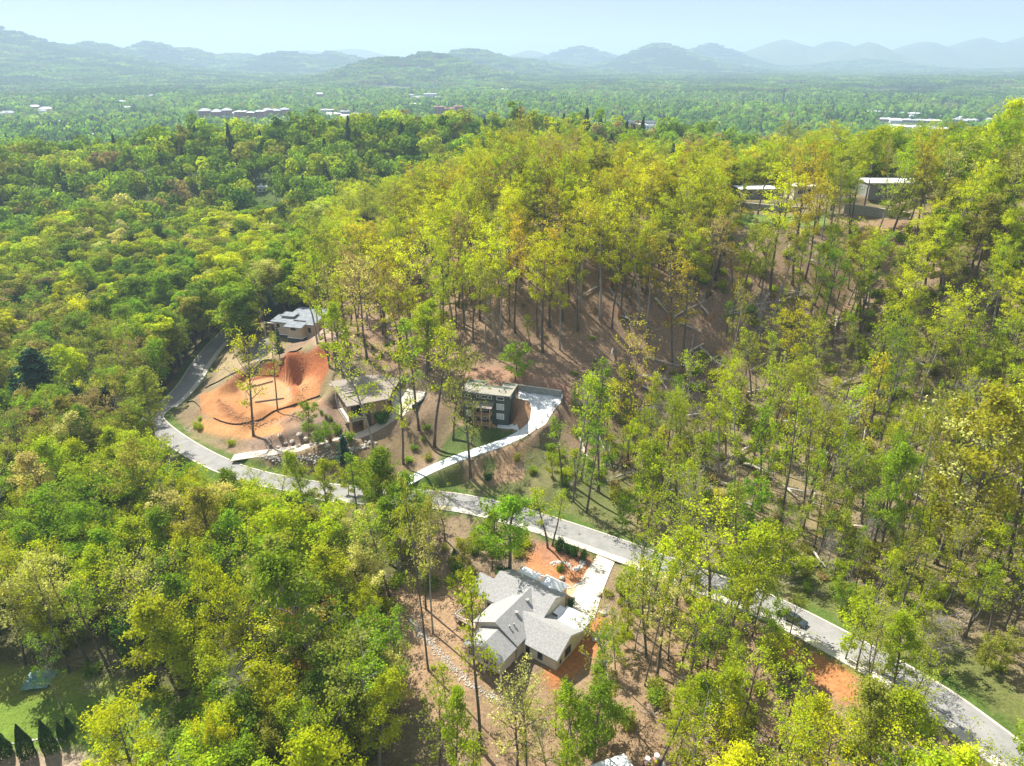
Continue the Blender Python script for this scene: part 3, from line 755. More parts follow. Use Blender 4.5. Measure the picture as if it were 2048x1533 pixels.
    do = d.build('deck', M['deck_wood'], r)
    rl = MB(); railing(rl, (-24.9, -.5, .1), (-18.4, -.5, .1)); railing(rl, (-24.9, -.5, .1), (-24.9, 4.7, .1)); rl.build('railing', M['white_paint'], do)
    for x, y in ((-24.8, -.4), (-21.6, -.4), (-18.6, -.4), (-24.8, 4.6), (-24.8, 8.3), (-21.4, 4.6)):
        MB().box(x-.1, x+.1, y-.1, y+.1, -4.4, 3.9 if y > 4 else 1.2).build('post', M['white_paint'], r)
    MB().box(-14.3, -10.4, -6.4, -3.5, -3.2, -2.9).build('patio_slab', M['concrete'], r)
white_house()

# ---- the dark green house
def green_house():
    r = empty('green_house', O_G, ROT_G, 'dark green three storey house with white windows and timber decks beside the white concrete drive', 'house')
    H = 9.7
    w = MB(); w.box(-13.7, 0, 0, 5.6, -2.5, H); w.box(-13.7, -8.7, 5.6, 8.6, -1, H - .12); w.box(-3.3, 0, 5.6, 8.6, -1, H - .12); w.box(-8.7, -3.3, 5.6, 8.3, -1, 7.6)
    w.build('wall', M['green_siding'], r)
    rf = MB(); f = lambda y: H + .22 - .05 * y
    for x0, x1, y0, y1 in ((-14.4, .65, -.7, 5.75), (-14.4, -8.5, 5.75, 9.1), (-3.5, .65, 5.75, 9.1)):
        rf.slab([(x0, y0, f(y0)), (x1, y0, f(y0)), (x1, y1, f(y1)), (x0, y1, f(y1))], .24)
    rf.slab([(-8.45, 5.8, 7.9), (-3.55, 5.8, 7.9), (-3.55, 8.7, 7.8), (-8.45, 8.7, 7.8)], .2)
    ro = rf.build('roof', M['olive_shingle'], r)
    for x, y in ((-3.2, 2.2), (-2.0, 3.4), (-1.3, 2.0)): MB().box(x-.15, x+.15, y-.15, y+.15, f(y) - .05, f(y) + .3).build('roof_vent', M['dark_trim'], ro)
    window(r, 'y-', -2.4, 8.6, 1.9, .8, fr=.16); window(r, 'y-', -2.4, 5.95, 1.9, 1.6, 'blind_glass', fr=.16, mull=1); window(r, 'y-', -2.4, 2.9, 1.9, 1.5, 'blind_glass', fr=.16, mull=1)
    window(r, 'y-', -8.9, 8.6, .8, .75, fr=.14); window(r, 'y-', -7.1, 8.6, 1.7, .8, fr=.14); window(r, 'y-', -5.4, 8.6, .8, .75, fr=.14)
    window(r, 'y-', -12.0, 8.5, 1.6, .8, fr=.14); window(r, 'y-', -12.1, 5.9, 1.2, 1.7, 'blind_glass', fr=.14); window(r, 'y-', -12.0, 2.9, 1.5, 1.6, 'blind_glass', fr=.14, mull=1)
    window(r, 'y-', -7.4, 2.5, 1.7, 1.9, fr=.14, mull=1); window(r, 'y-', -7.3, 5.2, 1.9, 1.7, fr=.14, mull=1)
    window(r, 'x+', 2.6, 8.3, .9, .7, fr=.12); MB().box(-.02, .06, -.06, .1, -2, H).build('corner_board', M['green_siding'], r)
    tr = MB(); tr.box(-14.38, .63, -.76, -.7, f(0) - .28, f(0) + .02); tr.build('fascia', M['grey_trim'], r)
    pr = MB(); pr.slab([(-11.6, -3.1, 6.55), (-4.2, -3.1, 6.55), (-4.2, 0, 7.35), (-11.6, 0, 7.35)], .16); pr.build('porch_roof', M['brown_shingle'], r)
    for zf in (3.75, .85):
        d = MB(); d.box(-9.8, -4.7, -2.8, -.02, zf - .2, zf); do = d.build('deck', M['deck_wood'], r)
        rl = MB(); railing(rl, (-9.7, -2.7, zf), (-4.8, -2.7, zf), .95, .3); railing(rl, (-4.8, -2.7, zf), (-4.8, -.1, zf), .95, .3); railing(rl, (-9.7, -2.7, zf), (-9.7, -.1, zf), .95, .3); rl.build('railing', M['new_wood'], do)
    for x in (-9.7, -7.25, -4.8): MB().box(x-.12, x+.12, -2.88, -2.64, -2.4, 6.55).build('post', M['new_wood'], r)
    for x, s in ((-9.7, 1), (-7.25, -1), (-7.25, 1), (-4.8, -1)):
        for zf in (3.55, .65): MB().tube([(x, -2.76, zf - .9), (x + s * .35, -2.76, zf - .3), (x + s * .9, -2.76, zf)], .07, 4).build('brace', M['new_wood'], r)
    st = MB()
    for i in range(7): st.box(-4.65 + i * .34, -4.3 + i * .34, -2.2, -1.0, .68 - i * .26, .82 - i * .26)
    st.tube([(-4.7, -2.25, 1.7), (-2.3, -2.25, 0.1)], .05, 4); st.tube([(-4.7, -2.25, .5), (-2.3, -2.25, -1.1)], .09, 4); st.build('stairs', M['new_wood'], r)
green_house()
def wall_line(name, pts, h, th, m, label, cat='retaining wall', base=.6, cap=None):
    """a wall along a broken line of (x, y, z)"""
    r = empty(name, pts[0], 0, label, cat); o = Vector(pts[0]); L = [Vector(p) - o for p in pts]
    mb = MB(); a = offs(L, th / 2); b = offs(L, -th / 2); V = []; Fs = []
    for p, q in zip(a, b): V += [(p.x, p.y, p.z - base), (p.x, p.y, p.z + h), (q.x, q.y, q.z + h), (q.x, q.y, q.z - base)]
    n = len(L) - 1
    for i in range(n):
        for k in range(4): Fs.append((i*4+k, (i+1)*4+k, (i+1)*4+(k+1) % 4, i*4+(k+1) % 4))
    Fs += [(0,1,2,3), (n*4+3, n*4+2, n*4+1, n*4)]
    mb.add(V, Fs); mb.build('wall_face', M[m], r)
    if cap:
        a = offs(L, th / 2 + .08); b = offs(L, -th / 2 - .08); mb = MB(); V = []; Fs = []
        for p, q in zip(a, b): V += [(p.x, p.y, p.z + h + .01), (p.x, p.y, p.z + h + .14), (q.x, q.y, q.z + h + .14), (q.x, q.y, q.z + h + .01)]
        for i in range(n):
            for k in range(4): Fs.append((i*4+k, (i+1)*4+k, (i+1)*4+(k+1) % 4, i*4+(k+1) % 4))
        Fs += [(0,1,2,3), (n*4+3, n*4+2, n*4+1, n*4)]; mb.add(V, Fs); mb.build('coping', M[cap], r)
    return r
wall_line('retaining_wall', pz([(1036,784),(1080,790),(1122.5,796.5)], 13.0), 2.3, .5, 'grey_block', 'grey block retaining wall behind the white parking pad of the green house', cap='concrete')
wall_line('retaining_wall', pz([(1124,797),(1123,809)], 13.0), 1.7, .4, 'grey_block', 'short grey block wall end right of the white parking pad')
def rail_fence():
    px = [(1024,890),(1040,880.5),(1056,870),(1072,859),(1084,847),(1095,835),(1104,824),(1111,815)]
    x, y, z = at([p[0] for p in px], [p[1] for p in px]); o = Vector((x[0], y[0], z[0]))
    P = [Vector((a, b, c)) - o for a, b, c in zip(x, y, z)]
    r = empty('rail_fence', o, 0, 'low timber rail fence along the outer edge of the white drive', 'fence')
    for p in P: MB().box(p.x-.11, p.x+.11, p.y-.11, p.y+.11, p.z-.4, p.z+1.15).build('post', M['fence_wood'], r)
    for zz in (.95, .5):
        mb = MB()
        for a, b in zip(P, P[1:]): mb.tube([a + Vector((0,0,zz)), b + Vector((0,0,zz))], .075, 4)
        mb.build('rail', M['fence_wood'], r)
rail_fence()

# ---- the brown house
def brown_house():
    r = empty('brown_house', O_B, ROT_B, 'brown two storey house with large flat brown roof and a window wall on its left', 'house')
    RZ = 8.75
    foot = [(0.0, 2.6), (4.2, 2.6), (4.2, 0.2), (11.0, 0.2), (13.2, 4.3), (19.4, 11.8), (19.2, 16.4), (0.0, 16.4)]
    w = MB(); w.prism(foot, 3.95, RZ - .02); w.prism([(0.0, 3.0), (3.9, 3.0), (3.9, .6), (10.6, .6), (10.6, 16.3), (0.0, 16.3)], -2.5, 3.7); wo_ = w.build('wall', M['brown_siding'], r)
    tw = MB(); tw.box(6.2, 11.06, .1, .22, .5, RZ - .3); tw.box(11.0, 11.2, .4, 3, 3, RZ - .4); tw.build('end_wall', M['tan_wall'], r)
    rf = MB(); zz = lambda p: RZ + .28 + .06 * (p[1] * .5) - .02 * p[0]
    poly = [(-1.0, -1.1), (11.8, -1.1), (14.3, 3.6), (20.4, 11.6), (20.1, 17.2), (-1.0, 17.2)]
    rf.slab([(p[0], p[1], zz(p)) for p in poly], .3); ro = rf.build('roof', M['brown_shingle'], r)
    sm = MB()
    for y0, x0, x1 in ((8.6, .8, 3.2), (7.0, .6, 4.6), (4.6, .6, 4.2)): sm.box(x0, x1, y0, y0 + .16, RZ + .25, RZ + .62)
    sm.build('roof_step', M['dark_trim'], ro)
    s2 = MB(); s2.slab([(-1.2, 16.6, 8.3), (2.4, 16.6, 8.3), (2.4, 19.4, 7.9), (-1.2, 19.4, 7.9)], .18); s2.build('side_roof', M['brown_shingle'], r)
    bw = MB(); bw.box(0.2, 2.2, 16.35, 18.8, -2.5, 7.95); bw.build('side_bay', M['grey_siding'], r)
    for y in (4.3, 6.6, 8.9, 11.2, 13.5, 15.4): window(r, 'x-', y, 6.3, 1.7 if y < 15 else 1.0, 2.7, frame='tan_wall', mull=1 if y < 15 else 0)
    for y in (5.2, 7.6, 10.0, 12.6): window(r, 'x-', y, 2.1, 1.7, 1.5, 'blind_glass' if y < 11 else 'glass', frame='tan_wall', mull=1)
    window(r, 'x-', 17.6, 6.0, 1.6, 2.0, 'blind_glass', frame='tan_wall', at_=.2, mull=1)
    window(r, 'y-', 2.1, 6.2, 3.0, 3.4, frame='dark_trim', at_=2.6, mull=2)
    MB().box(-.12, .02, 3.0, 16.5, 3.7, 4.0).build('band', M['grey_trim'], r)
    d = MB(); d.box(-1.4, 4.15, -1.0, 2.58, 3.7, 3.9); d.box(-1.4, -.14, 2.58, 9.0, 3.7, 3.9); do = d.build('deck', M['concrete'], r)
    rl = MB()
    for a, b in (((-1.3, -.9), (-1.3, 8.9)), ((-1.3, -.9), (4.1, -.9))): railing(rl, (*a, 3.9), (*b, 3.9), 1.0, .5)
    rl.build('railing', M['dark_trim'], do)
    for x, y in ((-.2, -.3), (3.9, -.3), (10.9, -.3)): MB().box(x-.35, x+.35, y-.35, y+.35, -2.2 if x < 9 else 1, RZ + .0).build('column', M['tan_wall'], r)
    MB().box(11.9, 12.1, 2.1, 2.3, 6, 8).build('downpipe', M['dark_trim'], r)
    MB().box(-.05, 3.9, 3.2, 3.3, -2.4, -.1).build('stone_base', M['stone'], r)
brown_house()
wall_line('retaining_wall', pz([(777,778),(800,772),(822,770),(853,777)], 10.4), 2.0, .4, 'tan_wall', 'tan wall behind the cream parking court of the brown house', cap='concrete')
wall_line('retaining_wall', pz([(855,781),(852,794),(843,806),(825,816)], 10.4), .9, .45, 'dark_block', 'low dark stepped wall curving round the cream parking court')

# ---- the flat grey roofed house
def grey_house():
    r = empty('flat_roofed_house', O_H, ROT_H, 'beige house with layered flat grey roofs above the orange clay plot', 'house')
    b = MB(); b.box(-9.0, -2.9, 0, 5, -3.5, 1.6); b.box(-16.2, -9.0, 3.2, 12, -3.5, 1.2); b.box(-2.9, 0, 3, 16, -3.5, .8); b.build('basement', M['dark_block'], r)
    b = MB(); b.box(-9.1, -2.8, -.1, 5, 1.6, 1.85); b.box(-16.3, -9.1, 3.1, 12, 1.2, 1.45); b.box(-2.8, .1, 2.9, 16, .8, 1.0); b.build('plinth', M['white_paint'], r)
    w = MB(); w.box(-9.0, -2.9, 0, 5, 1.85, 6.1); w.box(-16.2, -9.0, 3.2, 12, 1.45, 6.4); w.box(-2.9, 0, 3, 16, 1.0, 6.5); w.box(-12, -2.9, 9, 16, 1, 6.6); w.box(-14.6, -9.6, 6.4, 9.8, 6.4, 7.6); w.build('wall', M['beige_siding'], r)
    rf = MB(); f = lambda y: 6.45 + .09 * y
    rf.slab([(-17.3, 2.2, f(2.2)), (.9, 2.2, f(2.2)), (.9, 9, f(9)), (-17.3, 9, f(9))], .3); rf.slab([(-13, 9.01, f(9)), (.9, 9.01, f(9)), (.9, 17, f(17)), (-13, 17, f(17))], .3)
    rf.slab([(-9.8, -1.0, 6.35), (-2.3, -1.0, 6.35), (-2.3, 3.9, 6.95), (-9.8, 3.9, 6.95)], .26)
    rf.slab([(-15, 6.0, 7.9), (-9.2, 6.0, 7.9), (-9.2, 10.2, 8.1), (-15, 10.2, 8.1)], .25)
    ro = rf.build('roof', M['roof_metal'], r)
    s = MB(); s.box(-8.2, -6.0, 4.1, 4.45, 6.7, 7.3); s.box(-5.7, -3.3, 4.1, 4.45, 6.7, 7.3); s.build('roof_light', M['dark_trim'], ro)
    window(r, 'y-', -6.3, 5.2, 1.8, .6, frame='dark_trim'); window(r, 'y-', -1.3, 4.2, 1.1, 1.8, frame='dark_trim', at_=3)
    window(r, 'y-', -14.6, 4.8, 1.0, 1.2, frame='dark_trim', at_=3.2)
    MB().box(-22, -16.3, 4.5, 5.2, 4.6, 5.0).build('entry_canopy', M['concrete'], r)
    for x in (-21.8,): MB().box(x-.15, x+.15, 4.6, 5.1, -2, 4.6).build('post', M['concrete'], r)
grey_house()

def box_house(name, O, rot, w, d, h, wall, roof, label, over=.6, style='flat', openings=(), wins=()):
    r = empty(name, O, rot, label, 'house'); wb, rf = MB(), MB()
    if style == 'flat':
        wb.box(0, w, 0, d, -2, h); rf.slab([(-over, -over, h + .35), (w + over, -over, h + .35), (w + over, d + over, h + .15), (-over, d + over, h + .15)], .33)
    else: gable(wb, rf, 0, w, 0, d, -2, h, h + d * .27)
    wb.build('wall', M[wall], r); rf.build('roof', M[roof], r)
    for x0, x1, z0, z1 in openings: MB().box(x0, x1, -.06, .05, z0, z1).build('dark_garage_opening', M['glass'], r)  # flat dark panel in place of the shade inside an open garage
    for x, z, ww, hh in wins: window(r, 'y-', x, z, ww, hh, frame='dark_trim')
    return r
box_house('ridge_house', atz(1735, 396, 57.6), R(-3), 23, 12, 5.2, 'grey_siding', 'white_metal', 'dark grey house with thin white flat roof on the right ridge', openings=((8.0, 10.2, 0, 3.4), (10.6, 12.8, 0, 3.4)), wins=((4.0, 2.6, .7, .7), (17, 3, 2, 1.6)))
box_house('ridge_house', atz(1482, 398, 53.0), R(4), 15, 9, 3.6, 'grey_siding', 'white_metal', 'long low pale house with white roof, left one on the ridge', wins=((3, 2, 2, 1.2), (8, 2, 2, 1.2), (12, 2, 1.4, 1.2)))
box_house('ridge_house', atz(1586, 400, 53.0), R(4), 9.5, 9, 5.0, 'cream_siding', 'white_metal', 'white walled house with white roof beside the long low ridge house', wins=((2.5, 3.2, 1.8, 1.5), (6.5, 3.2, 1.8, 1.5)))
wall_line('retaining_wall', [atz(1688, 424, 53.6), atz(1730, 430, 53.6), atz(1816, 444, 53.6)], 3.0, .6, 'grey_block', 'tall pale topped retaining wall below the dark ridge house', cap='concrete', base=4)
wall_line('retaining_wall', [atz(1455, 418, 49.6), atz(1560, 428, 49.6), atz(1648, 433, 49.6)], 3.0, .6, 'grey_block', 'long retaining wall below the white ridge houses', cap='concrete', base=4)
wall_line('retaining_wall', [atz(1930, 384, 61.5), atz(1990, 388, 61.5), atz(2060, 402, 61)], .9, .5, 'concrete', 'pale low wall at the right end of the ridge', base=2)
def woods_house(px, py, wpx, d, h, wall, roof, label, rot=0.0, style='gable', lift=0.0):
    x, y, z = at1(px, py); dep = float(proj(x, y, z)[2]); w = wpx * dep / F
    x0 = x - w / 2 * math.cos(rot)
    WH.append((x, y, w)); return box_house('woods_house', (x0, y, z + lift), rot, w, d, h, wall, roof, label, .4, style)
WH = []
woods_house(745, 452, 44, 11, 5, 'beige_siding', 'shingle', 'grey roofed house half hidden left of the ridge crest', R(12))
woods_house(762, 420, 30, 10, 6, 'brick', 'brown_shingle', 'red brick house glimpsed behind the grey roofed one', R(-8))
woods_house(835, 492, 28, 9, 4, 'white_paint', 'white_metal', 'small white roofed house under the yellow crowns', R(5), 'flat', 2)
woods_house(645, 500, 24, 9, 4, 'white_paint', 'white_metal', 'white flat cottage in the left woods above the flat roofed house', R(10), 'flat')
woods_house(530, 545, 26, 8, 4, 'white_paint', 'shingle', 'small white house with grey gable beside the upper road', R(20))
# the roof corner at the bottom edge
def bottom_house():
    O = atz(1249, 1507, 1.6); r = empty('bottom_house', O, R(20), 'white metal roof corner cut off by the bottom edge', 'house')
    rf = MB(); rf.slab([(-16, -9, 1.4), (0, -9, 1.4), (0, 0, 0), (-16, 0, 0)], .25); rf.build('roof', M['white_metal'], r)
    w = MB(); w.box(-15.4, -.6, -9, -.6, -7, -.3); w.build('wall', M['cream_siding'], r)
    d = MB(); d.box(.05, 6.2, -6.5, -1.4, -2.4, -2.2); d.build('deck', M['roof_metal'], r)
    for x in (2.6, 4.3):
        c = MB().box(x-.5, x+.5, -3.3, -2.3, -7, .2); co = c.build('chimney', M['brick'], r)
        MB().tube([(x, -2.8, .2), (x, -2.8, .9)], .28, 10).tube([(x, -2.8, .9), (x, -2.8, 1.1)], .42, 10).build('chimney_cap', M['white_paint'], co)
bottom_house()
# pavilion on the lawn
px_, py_, pz_ = at1(78, 1368); r = empty('garden_pavilion', (px_, py_, pz_), R(12), 'low pavilion with mottled teal roof under the trees by the lawn', 'pavilion')
MB().slab([(-2.9, -1.9, .8), (2.4, -2.2, .75), (3.4, 1.6, 1.1), (1.2, 2.6, 1.25), (-2.4, 2.6, 1.2)], .12).build('roof', M['teal'], r)
for x, y in ((-2.6, -2), (2.4, -2), (3, 2.2), (-2, 2.5)): MB().tube([(x, y, -.4), (x, y, .75)], .07, 6).build('post', M['grey_trim'], r)

# ---- car, street lamp, manhole
def car():
    i = min(range(len(LINE_ROAD)), key=lambda k: abs(proj(LINE_ROAD[k].x, LINE_ROAD[k].y, LINE_ROAD[k].z)[0] - 1596))
    p = offs(LINE_ROAD, 1.3)[i]; t = LINE_ROAD[i] - LINE_ROAD[i+1]
    r = empty('parked_car', (p.x, p.y, p.z + .11), math.atan2(t.y, t.x), 'dark blue car on the right stretch of the road', 'car')
    prof = [(-2.3, .35), (-2.35, .75), (-2.25, 1.0), (-1.2, 1.05), (-.55, 1.1), (1.9, 1.05), (2.25, .95), (2.32, .6), (2.3, .35)]
    def loft(mb, pr, hw, inset=.0):
        n = len(pr); V = [(x, -hw, z) for x, z in pr] + [(x, hw, z) for x, z in pr]
        mb.add(V, [tuple(range(n)), tuple(range(2*n-1, n-1, -1))] + [((k+1) % n, k, k+n, (k+1) % n+n) for k in range(n)])
    b = MB(); loft(b, prof, .9); bo = b.build('body', M['car_paint'], r)
    c = MB(); V = [(-1.9, .82, 1.03), (1.15, .82, 1.06), (.45, .66, 1.52), (-1.5, .66, 1.55)]; V = V + [(x, -y, z) for x, y, z in V]
    c.add(V, [(0,1,2,3),(7,6,5,4),(0,4,5,1),(1,5,6,2),(2,6,7,3),(3,7,4,0)]); c.build('cabin_glass', M['glass'], r)
    MB().slab([(-1.45, -.66, 1.60), (.42, -.66, 1.58), (.42, .66, 1.58), (-1.45, .66, 1.60)], .05).build('roof_panel', M['car_paint'], r)
    for x in (-1.45, 1.45):
        for y in (-.86, .86):
            wv = MB().tube([(x, y-.12, .33), (x, y+.12, .33)], .34, 16).build('wheel', M['rubber'], r); MB().tube([(x, y-.125, .33), (x, y+.125, .33)], .19, 10).build('rim', M['rim'], wv)
    for y in (-.65, .65): MB().box(-2.37, -2.3, y-.16, y+.16, .78, .95).build('tail_light', M['red_light'], r); MB().box(2.27, 2.34, y-.17, y+.17, .68, .84).build('headlight', M['white_paint'], r)
car()
x, y, z = at1(583, 946); r = empty('street_lamp', (x, y, z), 0, 'slim black street lamp beside the road below the stone wall', 'street lamp')
MB().tube([(0,0,-.3),(0,0,4.2)], [.1, .06], 8).build('pole', M['dark_trim'], r); MB().tube([(0,0,4.2),(0,0,4.3),(0,0,4.75),(0,0,5.0)], [.1,.26,.3,.04], 8).build('lantern', M['dark_trim'], r)
k = min(range(len(LINE_ROAD)), key=lambda k: abs(proj(LINE_ROAD[k].x, LINE_ROAD[k].y, LINE_ROAD[k].z)[0] - 1165)); p = LINE_ROAD[k]
tag(MB().tube([(0,0,0),(0,0,.03)], .38, 16).build('manhole_cover', M['brown_siding'], None, False, (p.x, p.y, p.z + .105)), 'round brown manhole cover in the asphalt above the white house', 'manhole cover')

# ---- clay plot: silt fences, footing boards, walls of loose stone
def silt(px, label):
    x, y, z = at([p[0] for p in px], [p[1] for p in px]); o = Vector((x[0], y[0], z[0])); L = catmull([Vector((a, b, c)) - o for a, b, c in zip(x, y, z)], 1.6)
    for v in L: v.z = float(tz(v.x + o.x, v.y + o.y)) - o.z
    r = empty('silt_fence', o, 0, label, 'silt fence'); mb = MB(); V = []; Fs = []
    for v in L: V += [(v.x, v.y, v.z - .15), (v.x, v.y, v.z + .5), (v.x, v.y + .05, v.z + .5), (v.x, v.y + .05, v.z - .15)]
    for i in range(len(L) - 1):
        for k in range(3): Fs.append((i*4+k, (i+1)*4+k, (i+1)*4+k+1, i*4+k+1))
    mb.add(V, Fs); mb.build('fabric', M['silt'], r)
    st = MB()
    for v in L[::2]: st.box(v.x-.05, v.x+.05, v.y-.08, v.y-.01, v.z-.3, v.z+.95)
    tag(st.build('stakes', M['fence_wood'], r), kind='stuff')
silt([(411,778),(430,768),(450,757),(480,744),(515,733),(545,722),(580,706),(604,697)], 'black silt fence along the upper edge of the clay plot')
silt([(640,793),(612,803),(586,812),(554,822),(524,840),(500,845)], 'black silt fence along the lower right edge of the clay plot')
silt([(374,806),(384,804),(396,812),(402,822)], 'short black silt fence at the clay plot entrance')
silt([(428,838),(455,848),(480,850),(505,846)], 'black silt fence below the lower left clay bank')
def board(px, label, h=.35):
    a, b = [Vector(atz(p[0], p[1], 1.2)) for p in px]; o = MB().tube([(0,0,.25), tuple(b - a + Vector((0,0,.25)))], .22, 4).build('footing_board', M['brown_siding']); o.location = a
    tag(o, label, 'board')
board([(484,781),(546,764)], 'long dark footing board along the back of the excavated clay floor'); board([(510,806),(568,798)], 'dark footing board along the front of the clay floor'); board([(497,774),(512,771)], 'short dark board in the clay pit corner'); board([(580,772),(586,798)], 'dark board along the right side of the clay pit')
def rock(rnd, s):
    V = []; n = 8
    for i, (h, rr) in enumerate(((-.4, .75), (.05, 1.0), (.45, .72))):
        for k in range(n):
            a = 6.283 * k / n; q = rr * rnd.uniform(.75, 1.15); V.append((math.cos(a) * q * s, math.sin(a) * q * s * .8, h * s * .8))
    V += [(0, 0, .6 * s)]
    Fs = [(i*n+k, i*n+(k+1) % n, (i+1)*n+(k+1) % n, (i+1)*n+k) for i in range(2) for k in range(n)] + [(2*n+k, 2*n+(k+1) % n, 3*n) for k in range(n)]
    return V, Fs
def rocks(name, px_line, width, n, s0, s1, m, label, cat, kind=None):
    rnd = random.Random(len(label)); x, y, z = at([p[0] for p in px_line], [p[1] for p in px_line]); L = catmull([Vector((a, b, c)) for a, b, c in zip(x, y, z)], .5)
    o = L[0]; mb = MB()
    for _ in range(n):
        p = rnd.choice(L); a, b = p.x + rnd.gauss(0, width * .45), p.y + rnd.gauss(0, width * .45); s = rnd.uniform(s0, s1)
        V, Fs = rock(rnd, s); c, q = math.cos(rnd.random() * 6), 0; ang = rnd.random() * 6.28; zz = float(tz(a, b)) + s * .2
        mb.add([(vx * math.cos(ang) - vy * math.sin(ang) + a - o.x, vx * math.sin(ang) + vy * math.cos(ang) + b - o.y, vz + zz - o.z) for vx, vy, vz in V], Fs)
    ob = mb.build(name, M[m]); ob.location = o; tag(ob, label, cat, kind=kind)
rocks('riprap', [(822,1238),(838,1262),(860,1285),(885,1315),(915,1345),(945,1372),(990,1395),(1020,1412),(1060,1425)], 1.1, 620, .10, .27, 'stone', 'pale riprap stones lining the drainage swale left of the white house', 'riprap', 'stuff')
rocks('rubble', [(500,908),(540,916),(580,922),(620,920),(650,914),(690,905),(720,895),(745,885)], .9, 380, .2, .5, 'stone', 'loose stone bank below the tan drive', 'rubble', 'stuff')
rocks('rubble', [(1100,1130),(1125,1125),(1150,1140),(1170,1125)], .7, 90, .15, .4, 'pale_stone', 'pale stones edging the planting bed above the white house', 'rubble', 'stuff')
rocks('rubble', [(1125,1180),(1150,1172),(1175,1160),(1190,1145)], .3, 90, .15, .3, 'pale_stone', 'pale stones edging the drive of the white house', 'rubble', 'stuff')
rocks('rubble', [(15,1490),(50,1484),(90,1480),(130,1482)], .2, 110, .15, .3, 'pale_stone', 'white stone edging behind the row of dark cone trees', 'rubble', 'stuff')
rocks('soil_clods', [(440,800),(460,822),(490,842),(520,850),(560,836)], 1.3, 260, .12, .38, 'dirt', 'brown clods of dug soil along the lower bank of the clay plot', 'soil clods', 'stuff')
rocks('soil_clods', [(600,712),(620,735),(612,765),(600,790)], 2.6, 160, .1, .3, 'dirt', 'brown clods scattered over the red bank of the clay plot', 'soil clods', 'stuff')
BLD = [(557,896),(572,888),(585,884),(598,894),(612,878),(600,870),(628,868),(640,878),(655,893),(540,890),(560,872),(648,855),(1124,1158),(1190,1280),(1206,1228),(1197,1190),(652,650),(660,662),(640,655),(645,668)]
rnd = random.Random(8); bx_, by_, bz_ = at([p[0] for p in BLD], [p[1] for p in BLD])
BW = ['on the slope below the brown house'] * 12 + ['in the orange bed above the white house', 'right of the white house drive', 'right of the white house drive', 'right of the white house drive'] + ['on the bare ground right of the flat roofed house'] * 4
bord = {}
for i, w in enumerate(BW): bord.setdefault(w, []).append(i)
for w, L in bord.items():
    L.sort(key=lambda i: BLD[i][0])
    for j, i in enumerate(L):
        s = rnd.uniform(.6, 1.1); V, Fs = rock(rnd, s); o = MB().add(V, Fs).build('boulder', M['stone']); o.location = (bx_[i], by_[i], bz_[i] + s * .2); o.rotation_euler = (0, 0, rnd.uniform(0, 6))
        tag(o, f'{ORD[j]} boulder from left {w}' if len(L) > 1 else f'single pale boulder {w}', 'boulder', 'boulders in the garden beds')

# ------------------------------------------------------------------ foliage and bark materials
def leaf_mat(name, trans=0.5, scale=1.0):
    N = NT(name)
    ti = N.n('ShaderNodeAttribute', attribute_type='INSTANCER', attribute_name='tint')
    lv = N.n('ShaderNodeAttribute', attribute_name='leaf_value')
    oi = N.n('ShaderNodeObjectInfo')
    mr = N.n('ShaderNodeMapRange'); mr.inputs['To Min'].default_value = 0.66 * scale; mr.inputs['To Max'].default_value = 1.42 * scale
    N.l(lv.outputs['Fac'], mr.inputs[0])
    sc = N.n('ShaderNodeVectorMath', operation='SCALE'); N.l(ti.outputs['Color'], sc.inputs[0]); N.l(mr.outputs[0], sc.inputs['Scale'])
    hs = N.n('ShaderNodeHueSaturation'); N.l(sc.outputs[0], hs.inputs['Color'])
    m2 = N.n('ShaderNodeMapRange'); m2.inputs['To Min'].default_value = 0.488; m2.inputs['To Max'].default_value = 0.512; N.l(lv.outputs['Fac'], m2.inputs[0]); N.l(m2.outputs[0], hs.inputs['Hue'])
    d = N.n('ShaderNodeBsdfDiffuse'); N.l(hs.outputs[0], d.inputs[0])
    t = N.n('ShaderNodeBsdfTranslucent')
    gm = N.n('ShaderNodeVectorMath', operation='MULTIPLY'); gm.inputs[1].default_value = (1.15, 1.15, 0.6); N.l(hs.outputs[0], gm.inputs[0]); N.l(gm.outputs[0], t.inputs[0])
    mx = N.n('ShaderNodeMixShader'); mx.inputs[0].default_value = trans
    N.l(d.outputs[0], mx.inputs[1]); N.l(t.outputs[0], mx.inputs[2])
    o = N.n('ShaderNodeOutputMaterial'); N.l(mx.outputs[0], o.inputs[0])
    return N.m
M['leaf'] = leaf_mat('leaves')
M['needle'] = leaf_mat('needles', 0.12)
M['bark'] = mat('bark', (0.085, 0.07, 0.055), 0.95, scale=1.2, col2=(0.20, 0.175, 0.145), stretch=(1, 1, 0.25))
M['pale_bark'] = mat('pale_bark', (0.22, 0.20, 0.175), 0.95, scale=1.2, col2=(0.40, 0.37, 0.33), stretch=(1, 1, 0.25))
M['dead_wood'] = mat('dead_wood', (0.30, 0.25, 0.20), 0.95, scale=1.0, col2=(0.62, 0.55, 0.46))

